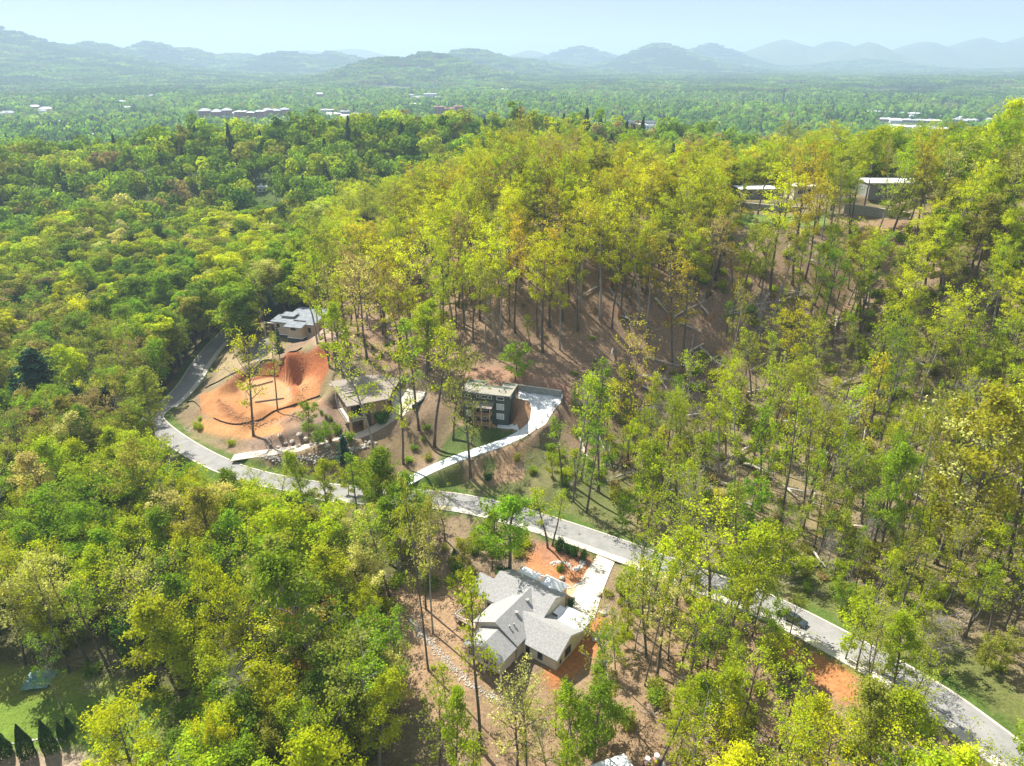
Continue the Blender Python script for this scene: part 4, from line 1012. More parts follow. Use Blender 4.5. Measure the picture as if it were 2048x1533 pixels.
def quads(C, size, rng, up=0.35, stretch=1.0, out=None, bias=1.1):
    """leaf faces centred on C, normals leaning upwards by up and outwards along out"""
    n = len(C)
    nr = rng.normal(size=(n, 3)) * (1 if out is None else .6)
    if out is not None: nr = nr + out * bias; nr[:, 2] += up; nr /= np.linalg.norm(nr, axis=1)[:, None] + 1e-9
    else:
      nr[:, 2] = np.abs(nr[:, 2]) * 0.8 + up; nr /= np.linalg.norm(nr, axis=1)[:, None]
    a = np.cross(nr, rng.normal(size=(n, 3))); a /= np.linalg.norm(a, axis=1)[:, None] + 1e-9
    b = np.cross(nr, a)
    s = (size * rng.uniform(0.6, 1.35, n))[:, None] * 0.5
    a = a * s * stretch; b = b * s
    V = np.stack([C - a - b * 0.25, C - b, C + a + b * 0.25, C + b], 1).reshape(-1, 3)
    return V
def leaf_mesh(name, V, lv, m):
    Fq = np.arange(len(V)).reshape(-1, 4)
    me = np_mesh(name, V, Fq, [m])
    a = me.attributes.new('leaf_value', 'FLOAT', 'FACE'); a.data.foreach_set('value', lv.astype(np.float32))
    return me
def curve(p, d, L, n, rnd, up=0.0, wob=0.12):
    pts = [Vector(p)]; d = Vector(d).normalized()
    for i in range(n):
        d = (d + Vector((rnd.uniform(-wob, wob), rnd.uniform(-wob, wob), rnd.uniform(-wob, wob) + up))).normalized()
        pts.append(pts[-1] + d * (L / n))
    return pts
# H height, cb crown base share, Rr crown radius, tr trunk radius, nl limbs, cl clusters per limb, q leaves per cluster, cr cluster radius, ls leaf size, el limb elevation low/high
FORMS = {
 'oak':    dict(H=21, cb=.28, Rr=6.2, tr=.36, nl=18, cl=9, q=46, cr=1.05, ls=.33, el=(10, 65), prof='round'),
 'poplar': dict(H=26, cb=.30, Rr=4.6, tr=.32, nl=22, cl=7, q=40, cr=.95, ls=.32, el=(30, 70), prof='ovate'),
 'forest': dict(H=27, cb=.56, Rr=4.6, tr=.30, nl=12, cl=8, q=27, cr=.95, ls=.31, el=(30, 72), prof='round'),
 'slender':dict(H=24, cb=.45, Rr=3.0, tr=.23, nl=11, cl=6, q=14, cr=.85, ls=.30, el=(30, 70), prof='ovate'),
 'sparse': dict(H=23, cb=.38, Rr=5.4, tr=.27, nl=15, cl=8, q=13, cr=.85, ls=.30, el=(20, 65), prof='round'),
 'small':  dict(H=9.5, cb=.25, Rr=3.0, tr=.12, nl=12, cl=6, q=34, cr=.7, ls=.28, el=(20, 70), prof='round'),
 'bare':   dict(H=15, cb=.22, Rr=4.6, tr=.22, nl=16, cl=9, q=0, cr=1.0, ls=.3, el=(15, 70), prof='round'),
}
def make_tree(form, seed, leafscale=1.0):
    f = FORMS[form]; rnd = random.Random(seed * 7 + len(form)); rng = np.random.default_rng(seed * 13 + 5)
    H, Rr = f['H'], f['Rr']; mb = MB(); C = []
    lean = Vector((rnd.uniform(-.07, .07), rnd.uniform(-.07, .07), 1))
    tp = curve((0, 0, -0.8), lean, H * 0.93 + 0.8, 9, rnd, 0.0, 0.06)
    rad = [f['tr'] * (1.25 if i == 0 else 1) * (1 - i / 9) ** 0.75 + 0.03 for i in range(10)]
    mb.tube(tp, rad, 7)
    def on_trunk(t):
        u = t * 9; i = min(8, int(u)); return tp[i].lerp(tp[i + 1], u - i), rad[i]
    az = rnd.uniform(0, 6.28)
    for k in range(f['nl']):
        t = f['cb'] + (0.97 - f['cb']) * ((k + rnd.uniform(0, .6)) / f['nl'])
        s = (t - f['cb']) / (1 - f['cb'])
        if f['prof'] == 'round': w = math.sqrt(max(0.05, 1 - (2 * s * 0.92 - 0.85) ** 2))
        else: w = (0.55 + 0.45 * math.sin(math.pi * min(1, s * 1.15 + .18))) * (1 - s ** 3 * 0.75)
        az += 2.4 + rnd.uniform(-.5, .5)
        el = R(f['el'][0] + (f['el'][1] - f['el'][0]) * s + rnd.uniform(-10, 10))
        p, r0 = on_trunk(t)
        L = Rr * w * rnd.uniform(.72, 1.15) / max(.45, math.cos(el)) * (0.92 if s < .8 else .7)
        L = min(L, H * .42)
        d = Vector((math.cos(az) * math.cos(el), math.sin(az) * math.cos(el), math.sin(el)))
        lp = curve(p, d, L, 6, rnd, 0.035, 0.13)
        rr = max(.035, r0 * .42)
        mb.tube(lp, [rr * (1 - i / 7.5) + .012 for i in range(7)], 5)
        for c in range(f['cl']):
            u = 0.32 + 0.7 * (c + rnd.random()) / f['cl']; u = min(u, .999) * 6; i = int(u)
            q = lp[i].lerp(lp[min(6, i + 1)], u - i)
            sd = (lp[min(6, i+1)] - lp[i]).normalized()
            side = Vector((rnd.uniform(-1, 1), rnd.uniform(-1, 1), rnd.uniform(-.4, .9))).normalized()
            sl_ = L * rnd.uniform(.12, .34)
            if form == 'bare': sl_ *= 1.5
            e = curve(q, sd * .5 + side, sl_, 3, rnd, .04, .2)
            mb.tube(e, [rr * .4 + .008, rr * .3 + .008, rr * .18 + .006, .006], 3, False)
            C.append((e[-1], rnd.random()))
            if form == 'bare':
                for _ in range(5):
                    e2 = curve(e[rnd.choice((1, 2, 3))], side + Vector((rnd.uniform(-1, 1), rnd.uniform(-1, 1), rnd.uniform(-.3, 1))), 1.5, 2, rnd, .03, .2)
                    mb.tube(e2, [.022, .015, .01], 3, False)
    me_w = mb.mesh('trunk_' + form, [M['pale_bark'] if form == 'bare' or seed % 3 == 0 else M['bark']], True)
    if not f['q']: return me_w, None
    P = []; lv = []; O = []
    for c, v in C:
        q = max(4, int(f['q'] * rnd.uniform(.45, 1.5)))
        o = rng.normal(size=(q, 3)) * np.array((.52, .52, .36)) * f['cr'] * rnd.uniform(.7, 1.25)
        O.append(o / (np.linalg.norm(o, axis=1)[:, None] + 1e-6)); P.append(np.array(c) + o); lv.append(np.clip(v * .55 + rng.random(q) * .45, 0, 1))
    P = np.concatenate(P); lv = np.concatenate(lv); O = np.concatenate(O)
    return me_w, leaf_mesh('crown_' + form, quads(P, f['ls'] * leafscale, rng, .3, 1.0, O, .75), lv, M['leaf'])
def make_pine(seed, H=21, Rr=4.2, cone=1.0, dense=1.0):
    rnd = random.Random(seed); rng = np.random.default_rng(seed); mb = MB(); P = []; lv = []
    tp = curve((0, 0, -.8), (0, 0, 1), H + .6, 8, rnd, 0, .02)
    mb.tube(tp, [.30 * (1 - i / 8) + .03 for i in range(9)], 7)
    nwh = int(13 * H / 21)
    for w in range(nwh):
        s = w / (nwh - 1); z = H * (.2 + .78 * s); n = rnd.randint(4, 6); a0 = rnd.uniform(0, 6.28)
        for k in range(n):
            az = a0 + 6.283 * k / n + rnd.uniform(-.3, .3)
            L = Rr * ((1 - s) ** cone * .95 + .12) * rnd.uniform(.6, 1.1)
            e = curve((tp[4].x * s, 0, z), (math.cos(az), math.sin(az), rnd.uniform(-.1, .25)), L, 4, rnd, .03, .08)
            mb.tube(e, [.06, .05, .035, .02, .012], 4, False)
            for j in range(1, 5):
                v = rnd.random(); q = int(34 * dense)
                P.append(np.array(e[j]) + rng.normal(size=(q, 3)) * np.array((.42, .42, .16)) * (.55 + L * .16)); lv.append(v * .6 + rng.random(q) * .4)
    P = np.concatenate(P); lv = np.concatenate(lv)
    return mb.mesh('trunk_pine', [M['bark']], True), leaf_mesh('crown_pine', quads(P, .36, rng, .2, 1.5), lv, M['needle'])
def make_blob(seed, H, Rr, zc, n, size, m, cone=False, wood=True, nl=9):
    """simpler crowns for trees farther off"""
    rnd = random.Random(seed); rng = np.random.default_rng(seed)
    hz = H - zc
    lumps = [(Vector((rnd.uniform(-.55, .55) * Rr, rnd.uniform(-.55, .55) * Rr, zc + rnd.uniform(.1, .85) * hz)), rnd.uniform(.38, .62) * Rr * (9 / nl) ** .4, rnd.random()) for _ in range(nl)]
    P = []; lv = []; O = []
    if cone:
        u = rng.random(n) ** .7; a = rng.random(n) * 6.283; r = Rr * (1 - u) * rng.uniform(.6, 1.05, n) + .2
        P = np.stack([np.cos(a) * r, np.sin(a) * r, H * (.12 + .88 * u)], 1); lv = rng.random(n); O = np.stack([np.cos(a), np.sin(a), .3 + 0 * a], 1)
    else:
        for c, r, v in lumps:
            q = n // nl
            o = rng.normal(size=(q, 3)); o /= np.linalg.norm(o, axis=1)[:, None]; o[:, 2] = np.where(o[:, 2] < -.3, -o[:, 2], o[:, 2])
            O.append(o); P.append(np.array(c) + o * r * rng.uniform(.8, 1.05, (q, 1))); lv.append(v * .5 + rng.random(q) * .3 + .1)
        P = np.concatenate(P); lv = np.concatenate(lv); O = np.concatenate(O)
    V = quads(P, size, rng, .2, 1.0, O, 1.5)
    Fq = np.arange(len(V)).reshape(-1, 4)
    mb = MB()
    if wood:
        tp = curve((0, 0, -1), (0, 0, 1), H * .8, 3, rnd, 0, .05)
        mb.tube(tp, [.3, .24, .16, .05], 4, False)
        for k in range(5):
            a = rnd.uniform(0, 6.28); mb.tube(curve(tp[2] if k % 2 else tp[1].lerp(tp[2], .6), (math.cos(a), math.sin(a), 1.1), H * .32, 2, rnd), [.14, .09, .03], 3, False)
    nv = len(mb.v)
    V2 = np.concatenate([np.array(mb.v).reshape(-1, 3), V]) if nv else V
    F1 = np.array([f for f in mb.f if len(f) == 4], int).reshape(-1, 4)
    F2 = np.concatenate([F1, Fq + nv])
    me = np_mesh('tree', V2, F2, [M['bark'], m])
    me.polygons.foreach_set('material_index', np.concatenate([np.zeros(len(F1), int), np.ones(len(Fq), int)]).astype(np.int32))
    a = me.attributes.new('leaf_value', 'FLOAT', 'FACE'); a.data.foreach_set('value', np.concatenate([np.zeros(len(F1)), lv]).astype(np.float32))
    return me
def join_mesh(w, l):
    """trunk and crown of a prototype as one mesh, for the massed forest only"""
    nv = len(w.vertices); A = np.empty(nv * 3, np.float32); w.vertices.foreach_get('co', A)
    tri = []
    for p in w.polygons:
        v = list(p.vertices)
        if len(v) == 4: tri.append(v)
    F1 = np.array(tri, int).reshape(-1, 4); V = A.reshape(-1, 3)
    mats = [w.materials[0]]; lvv = np.zeros(len(F1)); mi = np.zeros(len(F1), int); Fa = F1
    if l is not None:
        nl = len(l.vertices); B = np.empty(nl * 3, np.float32); l.vertices.foreach_get('co', B)
        V = np.concatenate([V, B.reshape(-1, 3)]); F2 = np.arange(nl).reshape(-1, 4) + nv
        L = np.empty(len(l.polygons), np.float32); l.attributes['leaf_value'].data.foreach_get('value', L)
        Fa = np.concatenate([F1, F2]); lvv = np.concatenate([lvv, L]); mi = np.concatenate([mi, np.ones(len(F2), int)]); mats.append(l.materials[0])
    me = np_mesh('tree', V, Fa, mats); me.polygons.foreach_set('material_index', mi.astype(np.int32))
    a = me.attributes.new('leaf_value', 'FLOAT', 'FACE'); a.data.foreach_set('value', lvv.astype(np.float32))
    return me
def make_shrub(seed, H=2.2, Rr=1.6, n=900, ls=.26, m=None):
    rnd = random.Random(seed); rng = np.random.default_rng(seed); mb = MB(); P = []; lv = []
    for k in range(9):
        a = rnd.uniform(0, 6.28); e = curve((0, 0, -.2), (math.cos(a) * .6, math.sin(a) * .6, 1), H * rnd.uniform(.6, .95), 3, rnd, 0, .15)
        mb.tube(e, [.04, .03, .02, .01], 3, False)
        for j in (1, 2, 3):
            v = rnd.random(); q = n // 27
            P.append(np.array(e[j]) + rng.normal(size=(q, 3)) * np.array((.42, .42, .3)) * Rr * .6); lv.append(v * .6 + rng.random(q) * .4)
    P = np.concatenate(P); lv = np.concatenate(lv); P[:, 2] = np.abs(P[:, 2])
    return mb.mesh('stems', [M['bark']]), leaf_mesh('foliage', quads(P, ls, rng), lv, m or M['leaf'])
def make_brush(seed):
    rnd = random.Random(seed); mb = MB()
    for k in range(26):
        a = rnd.uniform(0, 6.28); e = curve((rnd.uniform(-.8, .8), rnd.uniform(-.8, .8), -.1), (math.cos(a), math.sin(a), rnd.uniform(.1, 1.2)), rnd.uniform(.8, 2.4), 3, rnd, 0, .3)
        mb.tube(e, [.035, .025, .018, .01], 3, False)
    return mb.mesh('brush', [M['dead_wood']]), None
def make_cone(seed, H=5.0, Rr=1.15):
    rng = np.random.default_rng(seed); n = 5200
    u = rng.random(n) ** .75; a = rng.random(n) * 6.283
    r = Rr * np.sin(np.clip((1 - u) * 1.75, 0, 1.571)) * (1 + .10 * np.sin(a * 5 + u * 9)) * rng.uniform(.86, 1.04, n)
    P = np.stack([np.cos(a) * r, np.sin(a) * r, .05 + u * H], 1)
    mb = MB().tube([(0, 0, -.3), (0, 0, H * .6)], [.1, .04], 5)
    return mb.mesh('trunk_cone', [M['bark']]), leaf_mesh('crown_cone', quads(P, .2, rng, .5), rng.random(n), M['needle'])

PROTO = {}
for form, n in (('oak', 5), ('poplar', 5), ('forest', 6), ('slender', 5), ('sparse', 5), ('small', 3), ('bare', 3)):
    for i in range(n): PROTO[form, i] = make_tree(form, i + 1)
for i in range(4): PROTO['pine', i] = make_pine(i + 21, 21, 4.4 if i < 2 else 3.2, .8 if i < 2 else 1.1)
for i in range(3): PROTO['shrub', i] = make_shrub(i + 3)
PROTO['brush', 0] = make_brush(5); PROTO['brush', 1] = make_brush(6)
PROTO['laurel', 0] = make_shrub(41, 2.4, 1.5, 2600, .22, M['needle'])
for i in range(2): PROTO['cone', i] = make_cone(i + 3)
NPROTO = {}
for k in PROTO: NPROTO[k[0]] = NPROTO.get(k[0], 0) + 1
HPROTO = {k: v['H'] for k, v in FORMS.items()}; HPROTO.update(brush=1.5, pine=21, shrub=2.2, laurel=2.4, cone=5.0)
RPROTO = {k: v['Rr'] for k, v in FORMS.items()}; RPROTO.update(brush=1.5, pine=4.0, shrub=1.6, laurel=1.5, cone=1.15)
def measure(form, n):
    """true height and spread of a kind, from its leaves"""
    hs, rs = [], []
    for i in range(n):
        w, l = PROTO[form, i]; me = l or w; A = np.empty(len(me.vertices) * 3, np.float32); me.vertices.foreach_get('co', A); A = A.reshape(-1, 3)
        hs.append(np.percentile(A[:, 2], 99.3)); c = A[:, :2] - np.median(A[:, :2], axis=0); rs.append(np.percentile(np.abs(c[:, 0]), 96))
    return float(np.mean(hs)), float(np.mean(rs))
for _k in ('oak', 'poplar', 'forest', 'slender', 'sparse', 'small'):
    HPROTO[_k] = measure(_k, NPROTO[_k])[0]
CBP = {k: v['cb'] for k, v in FORMS.items()}; CBP.update(pine=.2, shrub=.1, laurel=.05, cone=0.02)

TINT = {
 'yellow': (0.51, 0.54, 0.018), 'gold': (0.45, 0.39, 0.035), 'lime': (0.38, 0.45, 0.022), 'green': (0.23, 0.345, 0.024), 'mid': (0.165, 0.255, 0.030),
 'deep': (0.07, 0.15, 0.026), 'cream': (0.55, 0.53, 0.18), 'olive': (0.30, 0.31, 0.05), 'bud': (0.33, 0.26, 0.11), 'rust': (0.46, 0.24, 0.055), 'pine': (0.04, 0.085, 0.04), 'bluepine': (0.07, 0.125, 0.08),
}
def jit(c, rnd, s=.13):
    k = rnd.uniform(1 - s, 1 + s)
    return tuple(max(.004, v * k * rnd.uniform(1 - s * .35, 1 + s * .35)) for v in c)
TILT = .045
# ---- the massed forest: points carrying a prototype number, a turn, a size and a colour
def scatter(name, pts, protos, label, cat='forest'):
    """pts: x y z idx rot sx sz r g b"""
    A = np.array(pts, float)
    me = bpy.data.meshes.new(name); me.vertices.add(len(A)); me.vertices.foreach_set('co', A[:, :3].astype(np.float32).ravel())
    def att(n, t, d, key='value'):
        a = me.attributes.new(n, t, 'POINT'); a.data.foreach_set(key, d)
    att('idx', 'INT', A[:, 3].astype(np.int32))
    rot = np.random.default_rng(5).normal(0, TILT, (len(A), 3)).astype(np.float32); rot[:, 2] = A[:, 4]; att('turn', 'FLOAT_VECTOR', rot.ravel(), 'vector')
    sc = np.stack([A[:, 5], A[:, 5], A[:, 6]], 1).astype(np.float32); att('size', 'FLOAT_VECTOR', sc.ravel(), 'vector')
    tc = np.ones((len(A), 4), np.float32); tc[:, :3] = A[:, 7:10]; att('tint', 'FLOAT_COLOR', tc.ravel(), 'color')
    ob = bpy.data.objects.new(name, me); COL.objects.link(ob)
    col = bpy.data.collections.new(name + '_kinds')
    for i, pm in enumerate(protos):
        o = bpy.data.objects.new(f'{name}_kind_{i:03d}', pm); col.objects.link(o)
    g = bpy.data.node_groups.new(name + '_nodes', 'GeometryNodeTree')
    g.interface.new_socket('Geometry', in_out='INPUT', socket_type='NodeSocketGeometry'); g.interface.new_socket('Geometry', in_out='OUTPUT', socket_type='NodeSocketGeometry')
    gi = g.nodes.new('NodeGroupInput'); go = g.nodes.new('NodeGroupOutput')
    ci = g.nodes.new('GeometryNodeCollectionInfo'); ci.inputs['Collection'].default_value = col; ci.inputs['Separate Children'].default_value = True; ci.inputs['Reset Children'].default_value = True
    io = g.nodes.new('GeometryNodeInstanceOnPoints'); io.inputs['Pick Instance'].default_value = True
    def na(n, t):
        q = g.nodes.new('GeometryNodeInputNamedAttribute'); q.data_type = t; q.inputs['Name'].default_value = n
        return next(s for s in q.outputs if s.enabled and s.name == 'Attribute')
    g.links.new(gi.outputs[0], io.inputs['Points']); g.links.new(ci.outputs[0], io.inputs['Instance'])
    g.links.new(na('idx', 'INT'), io.inputs['Instance Index'])
    er = g.nodes.new('FunctionNodeEulerToRotation'); g.links.new(na('turn', 'FLOAT_VECTOR'), er.inputs[0]); g.links.new(er.outputs[0], io.inputs['Rotation'])
    g.links.new(na('size', 'FLOAT_VECTOR'), io.inputs['Scale']); g.links.new(io.outputs[0], go.inputs[0])
    md = ob.modifiers.new('scatter', 'NODES'); md.node_group = g
    return tag(ob, label, cat, kind='stuff')

# ------------------------------------------------------------------ where the trees stand
RN = random.Random(2024)
# recognisable trees: foot px, foot py, top py, crown width px, form, colour
HAND = [
 (857,1341,955,56,'slender','olive'),(866,1268,1010,50,'slender','olive'),(963,1500,1120,95,'slender','lime'),(1032,1560,1290,135,'sparse','cream'),(1055,1600,1330,110,'sparse','cream'),
 (1188,1535,1335,140,'oak','green'),(1150,1590,1420,100,'poplar','lime'),(1289,1372,1120,44,'slender','lime'),(1231,1366,1215,36,'slender','olive'),(1336,1322,1130,44,'slender','green'),
 (1425,1262,1000,170,'sparse','yellow'),(1302,1232,1060,80,'slender','yellow'),(1312,1112,905,100,'sparse','lime'),(1345,1105,940,110,'sparse','lime'),(1285,1118,960,80,'sparse','lime'),
 (1490,1270,1085,130,'poplar','lime'),(1445,1330,1150,90,'slender','lime'),(1870,1128,800,190,'sparse','cream'),(1902,1145,770,230,'oak','gold'),(2020,1120,780,190,'sparse','yellow'),(1960,1000,775,120,'sparse','yellow'),
 (1254,928,640,105,'sparse','gold'),(600,1250,1022,185,'oak','yellow'),(735,1180,1030,120,'oak','cream'),(455,1135,975,130,'oak','cream'),(308,1640,1428,175,'oak','yellow'),(470,1640,1430,90,'oak','yellow'),
 (362,1378,1145,150,'poplar','lime'),(462,1392,1135,115,'oak','yellow'),(655,1400,1085,175,'poplar','green'),(585,1385,1110,140,'poplar','olive'),(650,1440,1215,115,'sparse','rust'),
 (525,1530,1345,105,'bare','bud'),(105,858,698,120,'pine','pine'),(172,905,775,85,'pine','pine'),(228,1062,945,80,'pine','bluepine'),(150,1160,1010,110,'poplar','green'),
 (330,1085,890,150,'oak','olive'),(620,1045,905,58,'poplar','lime'),(655,1048,920,62,'poplar','lime'),(733,986,922,56,'small','lime'),(697,992,932,44,'small','lime'),(738,1050,972,26,'small','green'),(530,1010,925,60,'sparse','lime'),(560,1015,930,60,'sparse','lime'),
 (507,872,640,105,'sparse','lime'),(556,824,672,40,'slender','olive'),(748,900,650,110,'sparse','lime'),(806,928,655,100,'sparse','yellow'),(868,892,640,80,'slender','lime'),(838,860,640,70,'slender','green'),
 (941,955,680,110,'sparse','olive'),(906,880,690,90,'sparse','olive'),(1148,975,738,74,'slender','lime'),(1162,962,760,60,'slender','green'),(1197,985,730,70,'slender','green'),(1096,1096,972,56,'slender','lime'),(1104,1092,980,48,'slender','lime'),
 (1018,1147,985,112,'poplar','green'),(985,1140,1010,80,'small','green'),(1030,762,690,66,'small','green'),(1062,706,622,26,'slender','lime'),(560,720,655,26,'pine','bluepine'),
 (545,660,585,40,'pine','bluepine'),(690,935,872,46,'pine','bluepine'),(617,872,800,50,'small','green'),(650,888,850,40,'small','green'),(636,892,862,26,'small','mid'),(802,850,810,22,'small','lime'),
 (1120,700,520,60,'forest','yellow'),(1086,705,470,85,'forest','yellow'),(1000,700,450,80,'forest','yellow'),(1030,665,440,70,'forest','gold'),(960,640,420,75,'forest','yellow'),(905,640,430,70,'forest','yellow'),(890,720,470,60,'forest','lime'),
 (770,650,480,85,'forest','yellow'),(735,720,500,100,'sparse','cream'),(700,705,520,80,'sparse','lime'),(660,735,500,50,'slender','lime'),(672,740,530,46,'slender','cream'),(820,640,430,85,'forest','yellow'),(905,800,650,60,'slender','lime'),
 (1100,655,440,80,'forest','gold'),(1160,620,400,80,'forest','gold'),(1200,640,390,85,'forest','yellow'),(1290,680,450,60,'forest','gold'),(1345,730,480,85,'sparse','gold'),(1365,735,520,60,'slender','gold'),(1280,640,400,80,'forest','yellow'),
 (1430,560,380,80,'forest','gold'),(1540,592,330,90,'forest','yellow'),(1585,570,330,80,'forest','gold'),(1610,560,340,70,'forest','gold'),(1750,485,300,70,'sparse','lime'),(1700,470,330,60,'forest','green'),(1785,465,340,80,'oak','olive'),(1950,395,195,75,'poplar','yellow'),
 (1545,640,470,50,'slender','gold'),(1460,760,560,60,'sparse','olive'),(1280,1000,870,50,'small','lime'),(1300,1010,880,60,'small','lime'),(1365,890,700,70,'sparse','lime'),(1700,1010,700,70,'slender','gold'),(1758,900,640,80,'sparse','green'),(1740,860,600,80,'sparse','lime'),
 (1560,1050,760,60,'slender','lime'),(1600,1060,800,50,'slender','lime'),(1650,1000,770,70,'slender','lime'),(1520,1010,800,60,'slender','green'),(1470,1015,780,60,'slender','lime'),(1752,1130,880,90,'poplar','green'),(1740,1120,860,60,'slender','green'),
 (1800,1110,820,60,'slender','olive'),(1990,1080,790,60,'slender','olive'),(1985,770,600,70,'sparse','lime'),(1905,760,560,90,'sparse','yellow'),(2020,760,640,100,'oak','lime'),(1960,790,680,90,'oak','lime'),(1510,900,690,80,'sparse','lime'),(1460,880,700,60,'sparse','lime'),
 (1690,1320,1200,70,'small','lime'),(1712,1345,1170,80,'sparse','lime'),(1765,1350,1230,80,'sparse','lime'),(1770,1560,1380,150,'poplar','lime'),(1640,1560,1400,130,'sparse','lime'),(1275,1190,1045,70,'sparse','lime'),(1352,1218,1065,80,'poplar','lime'),(1455,1252,1095,86,'sparse','lime'),(1505,1275,1130,70,'sparse','yellow'),(1735,1372,1215,80,'sparse','lime'),(1782,1402,1240,90,'poplar','lime'),(1815,1425,1280,76,'sparse','lime'),(1262,1240,1120,60,'sparse','lime'),(1290,1215,1110,50,'small','lime'),(1240,1195,1150,34,'small','olive'),(1270,1300,1190,60,'sparse','yellow'),(1330,1260,1150,70,'sparse','lime'),(1248,1290,1215,40,'small','lime'),(1380,1230,1120,80,'sparse','lime'),(1470,1215,1130,60,'small','green'),(1900,1600,1470,120,'sparse','lime'),(2010,1580,1450,110,'sparse','lime'),(1560,1500,1280,120,'sparse','lime'),
 (1480,1450,1290,120,'sparse','lime'),(1420,1480,1300,110,'poplar','lime'),(1380,1560,1400,120,'sparse','yellow'),(1820,1470,1330,80,'sparse','lime'),(1850,1340,1240,80,'bare','bud'),(1760,1270,1190,60,'sparse','lime'),(1530,1330,1200,60,'small','green'),(1572,1292,1180,62,'sparse','lime'),
 (760,1560,1370,110,'poplar','lime'),(880,1580,1360,100,'sparse','lime'),(915,1600,1400,80,'poplar','lime'),(690,1510,1330,120,'poplar','lime'),(800,1420,1300,70,'small','cream'),(640,1560,1390,110,'oak','lime'),(560,1600,1440,120,'oak','olive'),(760,1330,1170,80,'oak','lime'),
 (1480,1100,960,70,'small','green'),(1560,1160,1060,80,'small','lime'),(925,1215,1140,50,'small','lime'),(855,1160,985,90,'sparse','olive'),(820,1110,960,100,'poplar','green'),(780,1130,1000,80,'poplar','green'),(890,1080,960,70,'sparse','olive'),
 (1210,1340,1260,50,'small','green'),(1180,1480,1420,60,'small','green'),(1000,1330,1285,20,'small','lime'),(50,1330,1060,110,'sparse','olive'),(140,1345,1080,110,'sparse','lime'),(180,1330,1100,100,'sparse','cream'),(215,1335,1130,70,'slender','green'),(125,1420,1270,70,'sparse','green'),(270,1350,1240,60,'small','deep'),
 (430,1480,1390,90,'small','green'),(385,1500,1400,80,'small','green'),(900,1460,1360,70,'slender','lime'),(1480,1400,1280,50,'slender','lime'),(1130,1480,1400,50,'slender','olive'),(1111,1470,1400,36,'slender','olive'),
]
# parts of the photograph that trees leave open (houses, drives, clay plot, bare yard)
CLEAR = [
 [(1190,590),(1440,600),(1500,660),(1430,735),(1290,725),(1200,690)],
 [(1000,1010),(1250,1080),(1262,1112),(1180,1110),(1000,1050)],
 [(405,800),(440,745),(500,715),(560,700),(650,690),(665,730),(650,830),(560,880),(410,860)],
 [(505,655),(530,610),(610,610),(640,665),(620,715),(520,725)],[(635,750),(700,735),(850,750),(870,800),(820,850),(730,880),(630,840)],
 [(905,755),(1140,755),(1140,820),(1070,880),(960,925),(850,960),(790,975),(860,900),(920,860)],
 [(1040,1010),(1240,1070),(1240,1120),(1180,1170),(1180,1290),(1120,1380),(940,1320),(920,1200),(950,1150),(1070,1130),(1075,1080),(1030,1050)],
 [(800,1190),(930,1180),(960,1300),(1010,1400),(960,1440),(840,1380),(790,1280)],
 [(1545,1190),(1580,1190),(1720,1270),(1690,1310),(1650,1300),(1545,1240)],[(1610,1290),(1690,1330),(1680,1390),(1600,1310)],[(1840,1360),(1980,1440),(2048,1500),(1950,1490),(1850,1400)],
 [(-20,1335),(110,1345),(330,1400),(345,1440),(300,1533),(-20,1533)],[(420,915),(560,890),(720,870),(760,850),(760,880),(690,905),(520,925)],[(300,840),(340,860),(430,925),(400,930),(300,870)],[(360,740),(450,660),(470,680),(400,780),(330,820)],
 [(560,960),(700,970),(700,1010),(560,985)],[(1165,1500),(1330,1500),(1330,1533),(1165,1533)],
 [(1715,362),(1840,365),(1840,400),(1715,400)],[(1690,405),(1815,420),(1815,452),(1690,436)],[(1465,370),(1640,375),(1640,430),(1465,415)],[(820,472),(850,472),(850,490),(820,490)],[(720,425),(770,425),(770,440),(720,440)],
 [(900,620),(1180,600),(1180,740),(900,740)],[(1200,580),(1260,580),(1330,660),(1240,640)],
]
